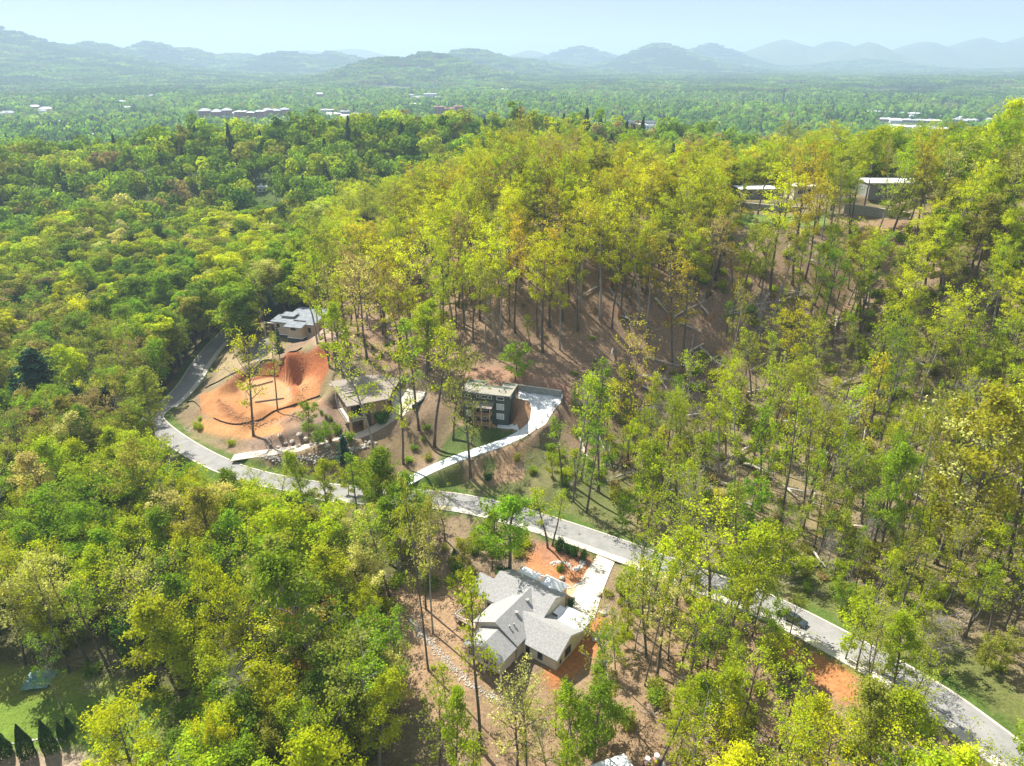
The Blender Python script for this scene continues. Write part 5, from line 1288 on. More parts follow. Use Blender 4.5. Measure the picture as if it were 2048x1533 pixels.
# ground areas: outline px, chance, forms, colours
def W(**k): return list(k.keys()), list(k.values())
AREAS = [
 ([(690,600),(720,475),(900,445),(1500,432),(1820,436),(1860,570),(1500,600),(1200,625),(900,610)], .76, W(forest=.60, oak=.08, sparse=.2, slender=.12), W(yellow=.36, gold=.13, lime=.24, olive=.20, bud=.07)),
 ([(640,770),(640,560),(700,480),(900,450),(1500,435),(1480,600),(1200,690),(1180,760),(1000,745),(880,740)], .52, W(forest=.62, slender=.22, sparse=.12, small=.04), W(yellow=.36, gold=.14, lime=.22, olive=.20, bud=.08)),
 ([(1480,560),(1500,432),(2200,410),(2200,560)], .85, W(forest=.35, poplar=.25, sparse=.3, oak=.1), W(lime=.34, yellow=.22, green=.14, cream=.12, olive=.18)),
 ([(1170,760),(1190,640),(1500,590),(1580,650),(1500,780)], .26, W(forest=.4, sparse=.1, slender=.3, bare=.2), W(gold=.3, olive=.4, yellow=.3)),
 ([(1170,960),(1180,690),(1500,560),(2200,560),(2200,1010),(1250,1000)], .42, W(sparse=.22, slender=.36, small=.12, bare=.05, forest=.25), W(lime=.46, green=.14, yellow=.18, olive=.22)),
 ([(1240,1080),(1180,960),(2200,980),(2200,1450),(1900,1350),(1560,1170)], .55, W(sparse=.33, small=.40, slender=.27), W(lime=.38, green=.2, yellow=.1, olive=.26, bud=.06)),
 ([(1330,1240),(1560,1290),(1750,1390),(2100,1600),(2100,1800),(1340,1800)], .80, W(sparse=.5, poplar=.22, small=.18, slender=.1), W(lime=.55, yellow=.16, green=.24, olive=.05)),
 ([(440,960),(760,1010),(900,1020),(900,1075),(600,1040),(440,1010)], .55, W(small=.5, slender=.3, sparse=.2), W(lime=.5, green=.3, yellow=.2)),
 ([(880,1040),(1040,1060),(1060,1120),(960,1160),(880,1140)], .4, W(small=.5, sparse=.3, slender=.2), W(green=.4, lime=.4, olive=.2)),
 ([(780,1160),(1340,1200),(1340,1900),(860,1900),(760,1400)], .36, W(slender=.5, small=.25, sparse=.25), W(lime=.5, cream=.2, olive=.2, green=.1)),
 ([(-300,1000),(300,960),(560,1000),(860,1060),(800,1200),(740,1400),(860,1900),(-300,1900)], .88, W(poplar=.44, oak=.24, sparse=.24, small=.08), W(lime=.38, green=.27, yellow=.13, cream=.06, olive=.10, mid=.06)),
 ([(-400,1000),(-400,640),(200,640),(300,780),(300,870),(360,930),(300,960)], .92, W(oak=.45, poplar=.16, pine=.12, sparse=.19, bare=.08), W(olive=.36, bud=.14, mid=.2, yellow=.1, green=.2)),
 ([(310,800),(340,740),(420,650),(470,600),(250,600),(200,700)], .9, W(poplar=.5, oak=.3, small=.2), W(green=.45, mid=.25, lime=.3)),
 ([(440,870),(640,890),(860,820),(870,900),(760,970),(560,940)], .18, W(small=.6, slender=.4), W(green=.3, olive=.5, deep=.2)),
]
def world_poly(P):
    x, y, z = at([p[0] for p in P], [p[1] for p in P]); return list(zip(x, y))
AREAS_W = [(world_poly(a), b, c, d) for a, b, c, d in AREAS]
LAWN_W = [world_poly([(-100,1345),(330,1410),(310,1700),(-100,1700)])]
HOUSE_R = [(O_W, ROT_W, (-29,5), (-9,18)), (O_G, ROT_G, (-17,5), (-6,13)), (O_B, ROT_B, (-4,17), (-4,21)), (O_H, ROT_H, (-24,5), (-4,22))]
def near_house(x, y, extra=0.0):
    m = np.zeros(x.shape, bool)
    for O, r, (a, b), (c, d) in HOUSE_R:
        dx = x - O[0]; dy = y - O[1]; u = dx * math.cos(r) + dy * math.sin(r); v = -dx * math.sin(r) + dy * math.cos(r)
        m |= (u > a - extra) & (u < b + extra) & (v > c - extra) & (v < d + extra)
    return m
def blocked(x, y, road=5.6):
    m = near_house(x, y)
    for L, r in ((LINE_ROAD, road), (LINE_G, 3.6), (LINE_B, 3.4), (LINE_W, 4.0)):
        m |= dist_line(x, y, L)[0] < r
    for P, bw in PADS: m |= dist_poly(x, y, P) < 1.8
    for P in LAWN_W: m |= dist_poly(x, y, [(p[0], p[1], 0) for p in P]) < .5
    return m
TREES = []   # dict: x y z form var rot sxy sz tint hand
def add_tree(x, y, z, form, col, sxy, sz, hand=False, rot=None):
    TREES.append(dict(x=x, y=y, z=z, form=form, var=RN.randrange(NPROTO[form]), rot=RN.uniform(0, 6.28) if rot is None else rot, s=sxy, sz=sz, col=col, tint=jit(TINT[col], RN, .19), hand=hand))
def up_to(x, y, z, py):
    hs = np.linspace(.5, 60, 240); q = proj(np.full(240, x), np.full(240, y), z + hs)[1]
    return float(hs[int(np.argmin(np.abs(q - py)))])
for bx, by, ty, w, form, col in HAND:
    x, y, z = at1(bx, by); H = up_to(x, y, z, ty); dep = float(proj(x, y, z + H * .7)[2])
    add_tree(x, y, z, form, col, (w / F * dep / 2) / RPROTO[form], H / HPROTO[form], True)
def pick(wd): return RN.choices(wd[0], wd[1])[0]
# filler on a jittered grid
gx, gy = np.meshgrid(np.arange(-420, 430, 5.4), np.arange(40, 440, 5.4))
gx = gx.ravel(); gy = gy.ravel()
jr = np.random.default_rng(77)
gx = gx + jr.uniform(-2.6, 2.6, gx.shape); gy = gy + jr.uniform(-2.6, 2.6, gy.shape)
gz = tz(gx, gy); ppx, ppy, dep = proj(gx, gy, gz)
k = (ppx > -260) & (ppx < 2300) & (dep > 40) & ~blocked(gx, gy)
gx, gy, gz, ppx, ppy, dep = [a[k] for a in (gx, gy, gz, ppx, ppy, dep)]
area = np.full(len(gx), -1)
for i, (P, ch, f_, c_) in enumerate(AREAS_W):
    m = in_poly(gx, gy, P) & (area < 0); area[m] = i
hx = np.array([t['x'] for t in TREES]); hy = np.array([t['y'] for t in TREES])
hs_ = np.array([t['s'] * RPROTO[t['form']] for t in TREES])
PADW = [PAD_G, PAD_HG, PAD_HB, PAD_B, PAD_WD, PAD_HW]
def shades(x, y, H):
    """does this tree's shadow fall on a pad, drive or house that lies in sun"""
    t = np.linspace(.45, 1.0, 5) * H / math.tan(SUN_EL) ; X = x - SUN_DIR[0] * t; Y = y - SUN_DIR[1] * t
    if any(in_poly(X, Y, P).any() for P in PADW): return True
    t = np.linspace(.25, 1.0, 7) * H / math.tan(SUN_EL); return bool(in_poly(x - SUN_DIR[0] * t, y - SUN_DIR[1] * t, LAWN_W[0]).any())
def clear_hit(x, y, z, H, R_, cb):
    a, b, d = proj([x] * 5, [y] * 5, [z + H * c for c in (cb + .03, cb * .7 + .3, (cb + 1) / 2, cb * .3 + .7, .97)]); w = R_ * F / d
    A = np.concatenate([a, a - w * .85 * np.array([.5, .9, 1, .9, .4]), a + w * .85 * np.array([.5, .9, 1, .9, .4])]); B = np.concatenate([b, b, b])
    return any(in_poly(A, B, P).any() for P in CLEAR)
for i in range(len(gx)):
    x, y, z = gx[i], gy[i], gz[i]; a = area[i]
    if a < 0:
        if x < -25 and (y > 200 or ppx[i] < 300): ch, f_, c_ = .80, W(poplar=.56, oak=.26, pine=.05, sparse=.13), W(green=.27, lime=.38, mid=.06, olive=.11, yellow=.12, cream=.06)
        elif y > 250: ch, f_, c_ = .85, W(oak=.3, poplar=.35, forest=.35), (W(yellow=.42, gold=.26, lime=.14, olive=.12, bud=.06) if x < 110 else W(lime=.4, yellow=.25, green=.2, olive=.15))
        else: ch, f_, c_ = .35, W(small=.4, slender=.3, sparse=.3), W(lime=.4, green=.3, olive=.3)
    else: _, ch, f_, c_ = AREAS_W[a]
    if RN.random() > ch: continue
    form = pick(f_); col = pick(c_)
    if form == 'pine': col = RN.choice(('pine', 'pine', 'bluepine'))
    if form == 'bare': col = 'bud'
    if np.any(np.hypot(hx - x, hy - y) < np.maximum(2.2, hs_ * .62)): continue
    s = RN.uniform(.78, 1.15); sz = s * RN.uniform(.85, 1.08)
    if a in (3, 4, 5, 6) and form not in ('forest', 'slender'): s *= .85; sz *= .85
    if form in ('oak', 'poplar'): s *= 1.1
    if x < -20: s *= 1.12 if y < 260 else 1.3
    if y > 255 and x > 35: sz *= .82
    if shades(x, y, HPROTO[form] * sz) and RN.random() < .9: continue
    if clear_hit(x, y, z, HPROTO[form] * sz, RPROTO[form] * s, CBP[form]):
        # a small one may still fit in
        if RN.random() < .25 and not clear_hit(x, y, z, 4.5, 1.4, .2): form = 'small'; s = .42; sz = .45
        else: continue
    add_tree(x, y, z, form, col, s, sz)

# thin stems standing close together in the hollow
_P = world_poly([(1190,960),(1230,800),(1420,690),(1560,600),(2150,520),(2150,1250),(1900,1300),(1600,1150),(1300,1030)])
_X, _Y = np.meshgrid(np.arange(min(p[0] for p in _P), max(p[0] for p in _P), 4.3), np.arange(min(p[1] for p in _P), max(p[1] for p in _P), 4.3))
_X = _X.ravel() + jr.uniform(-2, 2, _X.size); _Y = _Y.ravel() + jr.uniform(-2, 2, _Y.size)
_k = in_poly(_X, _Y, _P) & (jr.random(_X.size) < .42 + .5 * fbm(_X / 22, _Y / 22, 301, 2)) & ~blocked(_X, _Y); _X, _Y = _X[_k], _Y[_k]; _Z = tz(_X, _Y)
for x, y, z in zip(_X, _Y, _Z):
    if clear_hit(x, y, z, 20, 1.5, .5): continue
    s = RN.uniform(.5, .95); add_tree(x, y, z, 'bare' if RN.random() < .04 else 'slender', pick(W(lime=.45, yellow=.2, olive=.2, green=.15)), s, RN.uniform(.55, 1.0))
CNAME = dict(yellow='bright yellow', gold='golden brown', lime='yellow-green', green='fresh green', mid='mid green', deep='dark green', cream='pale cream', olive='olive', bud='brown budding', rust='orange rust', pine='dark green', bluepine='bluish green')
FNAME = dict(oak='broad rounded tree', poplar='tall full tree', forest='high-crowned tree', slender='thin bare-stemmed tree', sparse='open airy tree', small='young tree', bare='leafless tree', pine='pine')
def place_name(px, py):
    """where a foot of a tree stands, by things one can find"""
    L = [((300,700,480,1000),'beside the road bend'),((440,1060,880,1010),'between road and lower woods'),((410,640,700,900),'at the orange clay plot'),((620,880,840,1000),'below the brown house'),((840,880,1010,1010),'left of the green house drive'),
         ((640,880,560,760),'on the slope above the brown house'),((880,1180,560,800),'on the slope behind the green house'),((640,1180,380,560),'near the top of the central ridge'),((1180,1500,540,800),'among the fallen trunks'),((1500,1800,540,800),'right of the fallen trunks'),
         ((1180,1650,380,540),'below the long white ridge house'),((1650,2300,300,540),'around the dark flat-roofed ridge house'),((1010,1300,800,1070),'right of the green house drive'),((1300,1650,800,1020),'in the middle of the hollow'),((1650,1850,800,1020),'in the right part of the hollow'),((1850,2300,540,1000),'on the far right slope'),
         ((1240,1560,1020,1240),'above the road in the hollow'),((1560,1800,1020,1290),'above the road near the car'),((1800,2300,1000,1500),'above the road at far right'),((880,1240,1010,1240),'above the white house roofs'),((740,1000,1130,1450),'left of the white house'),((1000,1260,1240,1700),'below the white house'),
         ((1180,1340,1150,1450),'right of the white house'),((740,1000,1450,1900),'at the bottom below the stone swale'),((1260,1500,1200,1900),'right of the white house woods edge'),((1500,1750,1240,1900),'below the car on the road'),((1750,2400,1290,1900),'in the bottom right corner'),
         ((-400,300,640,880),'far left beyond the road bend'),((-400,250,880,1100),'at the left edge above the lawn'),((250,520,940,1150),'below the road bend'),((520,880,1060,1250),'in the woods under the long road'),((-400,300,1100,1420),'above the lawn with dark cones'),((-400,340,1420,1900),'at the bottom left corner'),
         ((300,560,1150,1450),'right of the lawn'),((560,760,1250,1500),'beside the rusty orange crown'),((340,760,1400,1900),'at the bottom left of centre'),((440,700,560,700),'around the flat grey roofed house')]
    for (a, b, c, d), n in L:
        if a <= px < b and c <= py < d: return n
    return 'in the left valley' if px < 800 else 'beyond the ridge crest'
# choose the individuals
for t in TREES:
    H = HPROTO[t['form']] * t['sz']; a, b, dd = proj(t['x'], t['y'], t['z'] + H * .7); fx, fy, _ = proj(t['x'], t['y'], t['z'])
    t['px'], t['py'], t['fx'], t['fy'], t['H'] = float(a), float(b), float(fx), float(fy), H
    t['score'] = H * (RPROTO[t['form']] * t['s']) ** .6 * F / float(dd) if (-25 < a < 2073 and 0 < b < 1560) else 0
    if t['hand']: t['score'] *= 4
KIND = lambda f: 'pine_tree' if f == 'pine' else 'bare_tree' if f == 'bare' else 'young_tree' if f == 'small' else 'deciduous_tree'
CAP = dict(pine_tree=40, bare_tree=30, young_tree=110, deciduous_tree=298)
cnt = {}; single = []; mass = []
for t in sorted(TREES, key=lambda t: -t['score']):
    kd = KIND(t['form'])
    if t['score'] > 0 and cnt.get(kd, 0) < CAP[kd]: cnt[kd] = cnt.get(kd, 0) + 1; single.append(t)
    else: mass.append(t)
grp = {}
for t in single:
    t['where'] = place_name(t['fx'], t['fy']); grp.setdefault((t['where'], CNAME[t['col']], FNAME[t['form']]), []).append(t)
for (w, c, f), L in grp.items():
    L.sort(key=lambda t: t['px'])
    for i, t in enumerate(L):
        if len(L) == 1: t['label'] = f'{c} {f} {w}'
        else: t['label'] = f'{ORD[i]} {c} {f} from left {w}' if i < len(L) - 1 or i < 2 else f'rightmost {c} {f} {w}'
        if i == 0 and len(L) > 1: t['label'] = f'leftmost {c} {f} {w}'
def copy_mesh_object(name, me, parent, tint=None):
    o = bpy.data.objects.new(name, me); COL.objects.link(o); o.parent = parent
    if tint is not None: o['tint'] = tint; 
    return o
for t in single:
    kd = KIND(t['form'])
    r = empty(kd, (t['x'], t['y'], t['z']), t['rot'], t['label'], {'pine_tree': 'pine tree', 'bare_tree': 'bare tree', 'young_tree': 'young tree', 'deciduous_tree': 'tree'}[kd],
              {'pine_tree': 'pines in the woods', 'bare_tree': 'leafless trees in the woods', 'young_tree': 'young trees in the woods', 'deciduous_tree': 'spring trees in the woods'}[kd])
    r.scale = (t['s'], t['s'], t['sz']); k_ = .03 if t['hand'] else .055; r.rotation_euler = (RN.gauss(0, k_), RN.gauss(0, k_), t['rot'])
    w, l = PROTO[t['form'], t['var']]
    copy_mesh_object('trunk', w, r)
    if l is not None: copy_mesh_object('crown', l, r, tuple(t['tint']))
PL = [k for k in PROTO if k[0] not in ('shrub', 'laurel', 'cone', 'brush')]
PIDX = {k: i for i, k in enumerate(PL)}
near_meshes = [join_mesh(*PROTO[k]) for k in PL]
NB = len(near_meshes); near_meshes += [make_blob(150 + i, 21, 6.6, 6, 2300, .62, M['leaf'], nl=26) for i in range(5)] + [make_blob(160 + i, 27, 4.6, 7, 2100, .6, M['leaf'], nl=24) for i in range(5)]
def kind_no(t):
    if t['form'] in ('oak', 'poplar') and math.hypot(t['x'], t['y']) > 265 and t['var'] != 2: return NB + t['var'] + (5 if t['form'] == 'poplar' else 0)
    return PIDX[t['form'], t['var']]
pts = [(t['x'], t['y'], t['z'], kind_no(t), t['rot'], t['s'], t['sz'], *t['tint']) for t in mass]
scatter('forest', pts, near_meshes, 'dense spring woodland filling the slopes between the larger trees', 'woods')
print('trees', len(TREES), 'single', len(single), cnt, 'mass', len(mass))

# ------------------------------------------------------------------ fallen trunks of the storm
FALL = [(1218,577,1264,655,1),(1240,634,1310,668,1),(1455,627,1612,598,0),(1338,642,1420,608,1),(1284,775,1352,812,1),(1184,842,1222,945,1),(1458,632,1560,618,0),(1508,650,1556,674,0),(1669,836,1760,800,0),(1687,839,1752,817,0),
        (1740,905,1687,1014,1),(1827,908,1803,948,0),(1614,903,1668,924,0),(1717,956,1746,978,0),(1692,1052,1752,1064,0),(1820,1072,1853,1076,0),(1924,1079,2032,1100,0),(1937,927,1998,954,0),(1478,912,1548,953,0),(1487,931,1543,962,0),
        (1309,746,1345,802,0),(1290,718,1358,736,0),(1370,897,1416,860,0),(1250,826,1286,828,0),(1174,770,1200,763,0),(1548,609,1622,588,0),(1668,655,1730,604,0),(1682,772,1733,756,0),(1768,778,1798,752,0),(1616,524,1650,545,0),
        (1575,980,1612,1000,0),(1640,900,1600,905,0),(1330,812,1372,800,0),(1420,790,1470,812,0),(1400,700,1440,745,0),(1360,650,1400,668,0),(1500,745,1545,730,0),(1540,690,1590,712,0),(1600,680,1625,640,0),(1760,660,1790,700,0),
        (1160,880,1180,935,0),(1165,905,1205,960,0),(1795,975,1850,1000,1),(1810,985,1855,1020,0),(1480,1010,1520,1030,0),(1720,590,1760,560,0),(1850,700,1900,690,0),(1620,1100,1650,1140,0),(1420,640,1392,600,1),(1310,600,1345,640,0)]
for _ in range(64):
    _px, _py = RN.uniform(1190, 1960), RN.uniform(575, 1010); _a = R(RN.choice([RN.uniform(15, 60), RN.uniform(-35, 10), RN.uniform(90, 140)])); _l = RN.uniform(30, 78)
    FALL.append((_px, _py, _px + math.cos(_a) * _l, _py + math.sin(_a) * _l * .6, 1 if RN.random() < .12 else 0))
def fallen(i, a, root):
    rnd = random.Random(i * 3 + 1); x, y, z = at([a[0], a[2]], [a[1], a[3]])
    A = Vector((x[0], y[0], z[0] + .35)); B = Vector((x[1], y[1], z[1] + .55)); d = B - A; L = d.length
    A.z += rnd.uniform(0, .5); B.z += rnd.uniform(0, 2.2) if rnd.random() < .5 else 0; d = B - A; L = d.length
    if L > 24: B = A + d * (24 / L); d = B - A; L = 24
    r = empty('fallen_tree', A, 0, None, 'fallen tree', 'fallen trunks in the hollow'); r0 = rnd.uniform(.3, .46)
    pts = [d * (k / 5) + Vector((rnd.uniform(-.12, .12), rnd.uniform(-.12, .12), rnd.uniform(0, .25))) for k in range(6)]; pts[0] = Vector((0, 0, 0))
    m = rnd.choice(['dead_wood', 'dead_wood', 'pale_bark'])
    MB().tube(pts, [r0, r0 * .9, r0 * .8, r0 * .62, r0 * .42, r0 * .2], 7).build('trunk', M[m], r)
    bm_ = MB()
    for k in range(9):
        u = rnd.uniform(.5, 1); p = d * u; s = Vector((rnd.uniform(-1, 1), rnd.uniform(-1, 1), rnd.uniform(0, .7))) + d.normalized() * .9
        e = curve(p, s, rnd.uniform(1.8, 4.5), 3, rnd, 0, .2); bm_.tube(e, [.07, .05, .03, .015], 4, False)
        for _ in range(2): bm_.tube(curve(e[2], s + Vector((rnd.uniform(-.8, .8), rnd.uniform(-.8, .8), .2)), 1.6, 2, rnd), [.03, .02, .01], 3, False)
    bm_.build('branches', M[m], r)
    if root:
        mb = MB(); dn = d.normalized(); u = dn.cross(Vector((0, 0, 1))).normalized(); v = Vector((0, 0, 1)); n = 14; R0 = rnd.uniform(1.3, 1.9)
        V = [(-dn * .5)] + [u * math.cos(6.283 * k / n) * R0 * rnd.uniform(.8, 1.15) + v * (math.sin(6.283 * k / n) * R0 * rnd.uniform(.7, 1.1) + .5) - dn * .2 for k in range(n)] + [dn * .3]
        mb.add(V, [(0, 1 + k, 1 + (k + 1) % n) for k in range(n)] + [(n + 1, 1 + (k + 1) % n, 1 + k) for k in range(n)])
        for k in range(12):
            a2 = 6.283 * k / 12; e = curve(u * math.cos(a2) * R0 * .8 + v * (math.sin(a2) * R0 * .8 + .5), u * math.cos(a2) + v * math.sin(a2) - dn * .4, .9, 2, rnd, 0, .3); mb.tube(e, [.07, .04, .015], 4, False)
        mb.build('root_plate', M['dirt'], r)
    return r, (a[0] + a[2]) / 2, (a[1] + a[3]) / 2, root, abs(a[3] - a[1]) > abs(a[2] - a[0])
FT = [fallen(i, a, a[4]) for i, a in enumerate(FALL)]
fg = {}
for r, px, py, root, steep in FT:
    w = 'upper left of the hollow' if px < 1450 and py < 700 else 'right of the green house drive' if px < 1300 else 'middle of the hollow' if px < 1560 else 'under upper right slope' if py < 700 else 'centre right of the hollow' if py < 860 else 'lower right of the hollow' if px > 1780 else 'lower hollow'
    fg.setdefault((('uprooted pale trunk with root plate' if root else 'grey fallen trunk'), ('pointing downhill' if steep else 'lying across'), w), []).append((px, r))
for (n, s, w), L in fg.items():
    L.sort(key=lambda q: q[0])
    for j, (px, r) in enumerate(L): r['label'] = f'{n} {s}, {w}' if len(L) == 1 else f'{ORD[j]} {n} from left {s}, {w}'

# ------------------------------------------------------------------ planted shrubs and cones, then the undergrowth
def plant(px, py, form, col, wpx, hpx, name, label, cat, group=None, rz=None):
    x, y, z = at1(px, py); dep = float(proj(x, y, z)[2]); s = wpx * dep / F / 2 / RPROTO[form]; H = up_to(x, y, z, py - hpx)
    r = empty(name, (x, y, z), RN.uniform(0, 6.28), label, cat, group); r.scale = (s, s, H / HPROTO[form]); w, l = PROTO[form, RN.randrange(NPROTO[form])]
    nm = ('trunk', 'crown') if form == 'cone' else ('stems', 'foliage')
    copy_mesh_object(nm[0], w, r); copy_mesh_object(nm[1], l, r, jit(TINT[col], RN, .08))
for i, (bx, by, w, h) in enumerate([(9,1511,30,52),(56,1511,29,62),(102,1502,27,62),(127,1480,16,36),(141,1463,14,30),(232,1466,16,30)]):
    plant(bx, by, 'cone', 'deep', w, h, 'cone_tree', ['dark clipped cone tree cut by the left edge', 'largest dark clipped cone tree, second from the left', 'dark clipped cone tree third from the left', 'small clipped cone tree behind the third one', 'smallest clipped cone tree beside the yellow crown', 'clipped cone tip behind the bright yellow crown'][i], 'cone tree', 'clipped cone trees beside the lawn')
plant(909, 1122, 'cone', 'deep', 13, 26, 'cone_tree', 'single dark cone tree in the woods above the white house', 'cone tree')
for i, (bx, by, w, h) in enumerate([(1118,1101,21,26),(1136,1106,17,23),(1149,1112,18,24),(1166,1119,17,24)]):
    plant(bx, by, 'laurel', 'deep', w, h, 'evergreen_shrub', f'{ORD[i]} of four dark round evergreens from left below the road', 'shrub', 'dark round evergreens in a row')
for i, (bx, by, w, h, c, l) in enumerate([(654,872,16,18,'green','green shrub at the foot of the brown house slope'),(673,868,26,24,'green','largest bright shrub below the brown house corner'),(648,852,11,12,'mid','small shrub in the middle below the brown house'),(643,828,9,10,'mid','small shrub at the far end under the brown house windows'),(652,836,9,10,'olive','olive shrub under the brown house windows'),
        (663,842,12,12,'mid','shrub close against the brown house wall'),(700,880,24,22,'green','dense shrub right of the brown house corner column'),(765,845,30,26,'deep','dark shrub beside the tan end wall of the brown house'),(1140,1215,14,22,'deep','dark shrub between the white hipped roof and the drive'),(1208,1262,22,24,'lime','yellow-green shrub on the outside of the drive bend'),
        (1200,1345,36,40,'green','round bright shrub right of the white house shadow'),(1040,1158,30,22,'deep','dark shrub above the white porch roof'),(1005,1152,30,20,'deep','dark shrub under the bright tree above the white house'),(1120,1140,20,12,'green','low green plant beside the stone edge'),(975,960,18,16,'deep','dark shrub below the bark mulch slope')]):
    plant(bx, by, 'laurel' if c == 'deep' else 'shrub', c, w, h, 'garden_shrub', l, 'shrub', 'shrubs round the houses')
UG = [([(1180,690),(1600,570),(2120,560),(2120,1420),(1960,1360),(1640,1210),(1260,1050),(1180,960)], .36, 2.7, ('lime', 'green', 'olive', 'olive', 'bud', 'lime', 'lime'), (.7, 1.8)),
      ([(640,760),(640,560),(900,450),(1500,435),(1480,600),(1180,760)], .30, 3.0, ('olive', 'bud', 'mid', 'bud', 'green'), (.35, .95)),
      ([(1230,1230),(1560,1290),(1750,1390),(2100,1600),(2100,1800),(1260,1800)], .42, 3.0, ('lime', 'green', 'olive', 'yellow'), (.7, 1.7)),
      ([(440,880),(620,905),(760,880),(860,840),(900,880),(860,960),(760,975),(500,945)], .33, 2.8, ('olive', 'green', 'mid', 'bud'), (.5, 1.3)),
      ([(350,855),(400,840),(500,860),(640,800),(700,860),(690,895),(560,900),(430,915)], .38, 2.8, ('olive', 'green', 'lime'), (.6, 1.4)),
      ([(880,1030),(1060,1060),(1050,1130),(960,1180),(800,1180),(780,1100)], .45, 2.6, ('olive', 'green', 'mid', 'lime'), (.6, 1.5)),
      ([(-200,900),(300,920),(560,990),(780,1060),(800,1200),(760,1340),(760,1700),(300,1700),(310,1430),(0,1335),(-200,1330)], .35, 3.2, ('mid', 'green', 'olive', 'deep', 'lime'), (.8, 1.9)),
      ([(780,1330),(1000,1400),(1260,1400),(1260,1700),(780,1700)], .16, 3.0, ('lime', 'olive', 'green'), (.5, 1.2)),
      ([(1000,900),(1090,850),(1180,860),(1200,980),(1050,990)], .40, 2.6, ('green', 'lime', 'olive'), (.6, 1.4)),
      ([(790,1180),(1000,1180),(960,1300),(1100,1400),(1280,1260),(1330,1240),(1330,1700),(800,1700)], .10, 2.4, ('bud', 'olive', 'lime'), (.25, .6)),
      ([(1225,1120),(1400,1175),(1400,1260),(1220,1290),(1205,1190)], .5, 2.2, ('lime', 'olive', 'green', 'bud'), (.4, 1.1)),
      ([(1380,560),(1420,440),(2150,420),(2150,560)], .5, 3.2, ('olive', 'green', 'lime'), (.6, 1.6))]
up = []; rng = np.random.default_rng(9)
for P, ch, st, cols, (s0, s1) in UG:
    Pw = world_poly(P); xs = [p[0] for p in Pw]; ys = [p[1] for p in Pw]
    X, Y = np.meshgrid(np.arange(min(xs), max(xs), st), np.arange(min(ys), max(ys), st)); X = X.ravel() + rng.uniform(-.5, .5, X.size) * st; Y = Y.ravel() + rng.uniform(-.5, .5, Y.size) * st
    dn = fbm(X / 16, Y / 16, 211, 3)
    k = in_poly(X, Y, Pw) & (rng.random(len(X)) < ch * (1 + dn * 1.6)); X, Y = X[k], Y[k]; k = ~blocked(X, Y, 5.4); X, Y = X[k], Y[k]; Z = tz(X, Y); a, b, c = proj(X, Y, Z + 1.5)
    for i in range(len(X)):
        if not (-60 < a[i] < 2110 and b[i] < 1600): continue
        if any(in_poly(a[i:i+1], b[i:i+1], Q)[0] for Q in CLEAR[:-1]) and RN.random() < .85: continue
        cl = RN.choice(cols); up.append((X[i], Y[i], Z[i], (3 + RN.randrange(2)) if RN.random() < .42 else RN.randrange(3), RN.uniform(0, 6.28), RN.uniform(s0, s1), RN.uniform(s0, s1) * .95, *jit(TINT[cl], RN), c[i]))
up.sort(key=lambda u: (u[3] > 2, -(u[5] * 1.0 / u[10])))
ns = 0; sg = {}
for u in up[:170]:
    a, b, _ = proj(u[0], u[1], u[2]); a = float(a); b = float(b)
    if not (0 < a < 2048 and 0 < b < 1525): continue
    r = empty('wild_shrub', u[:3], u[4], None, 'shrub', 'wild shrubs in the woods'); r.scale = (u[5], u[5], u[6]); w, l = PROTO['shrub', u[3]]
    copy_mesh_object('stems', w, r); copy_mesh_object('foliage', l, r, tuple(u[7:10])); c = u[7:10]
    cn = 'yellow-green' if c[0] / c[1] > .7 and c[1] > .35 else 'olive' if c[0] / c[1] > .85 else 'fresh green' if c[1] > .28 else 'dark green'
    sg.setdefault((cn, 'broad' if u[5] > 1.45 else 'round', place_name(a, b)), []).append((a, r))
    ns += 1
for (cn, sh, w), L in sg.items():
    L.sort(key=lambda q: q[0])
    for j, (a, r) in enumerate(L): r['label'] = f'{cn} {sh} wild shrub {w}' if len(L) == 1 else f'{ORD[j]} {cn} {sh} wild shrub from left {w}'
scatter('undergrowth', [u[:10] for u in up[170:]], [join_mesh(*PROTO['shrub', i]) for i in range(3)] + [PROTO['brush', 0][0], PROTO['brush', 1][0]], 'low leafy undergrowth covering the floor of the woods', 'undergrowth')
print('undergrowth', len(up), 'shrubs', ns)

# ------------------------------------------------------------------ far buildings, each a thing of its own
def ground_at(px, py):
    x, y, z = at1(px, py); return x, y, z
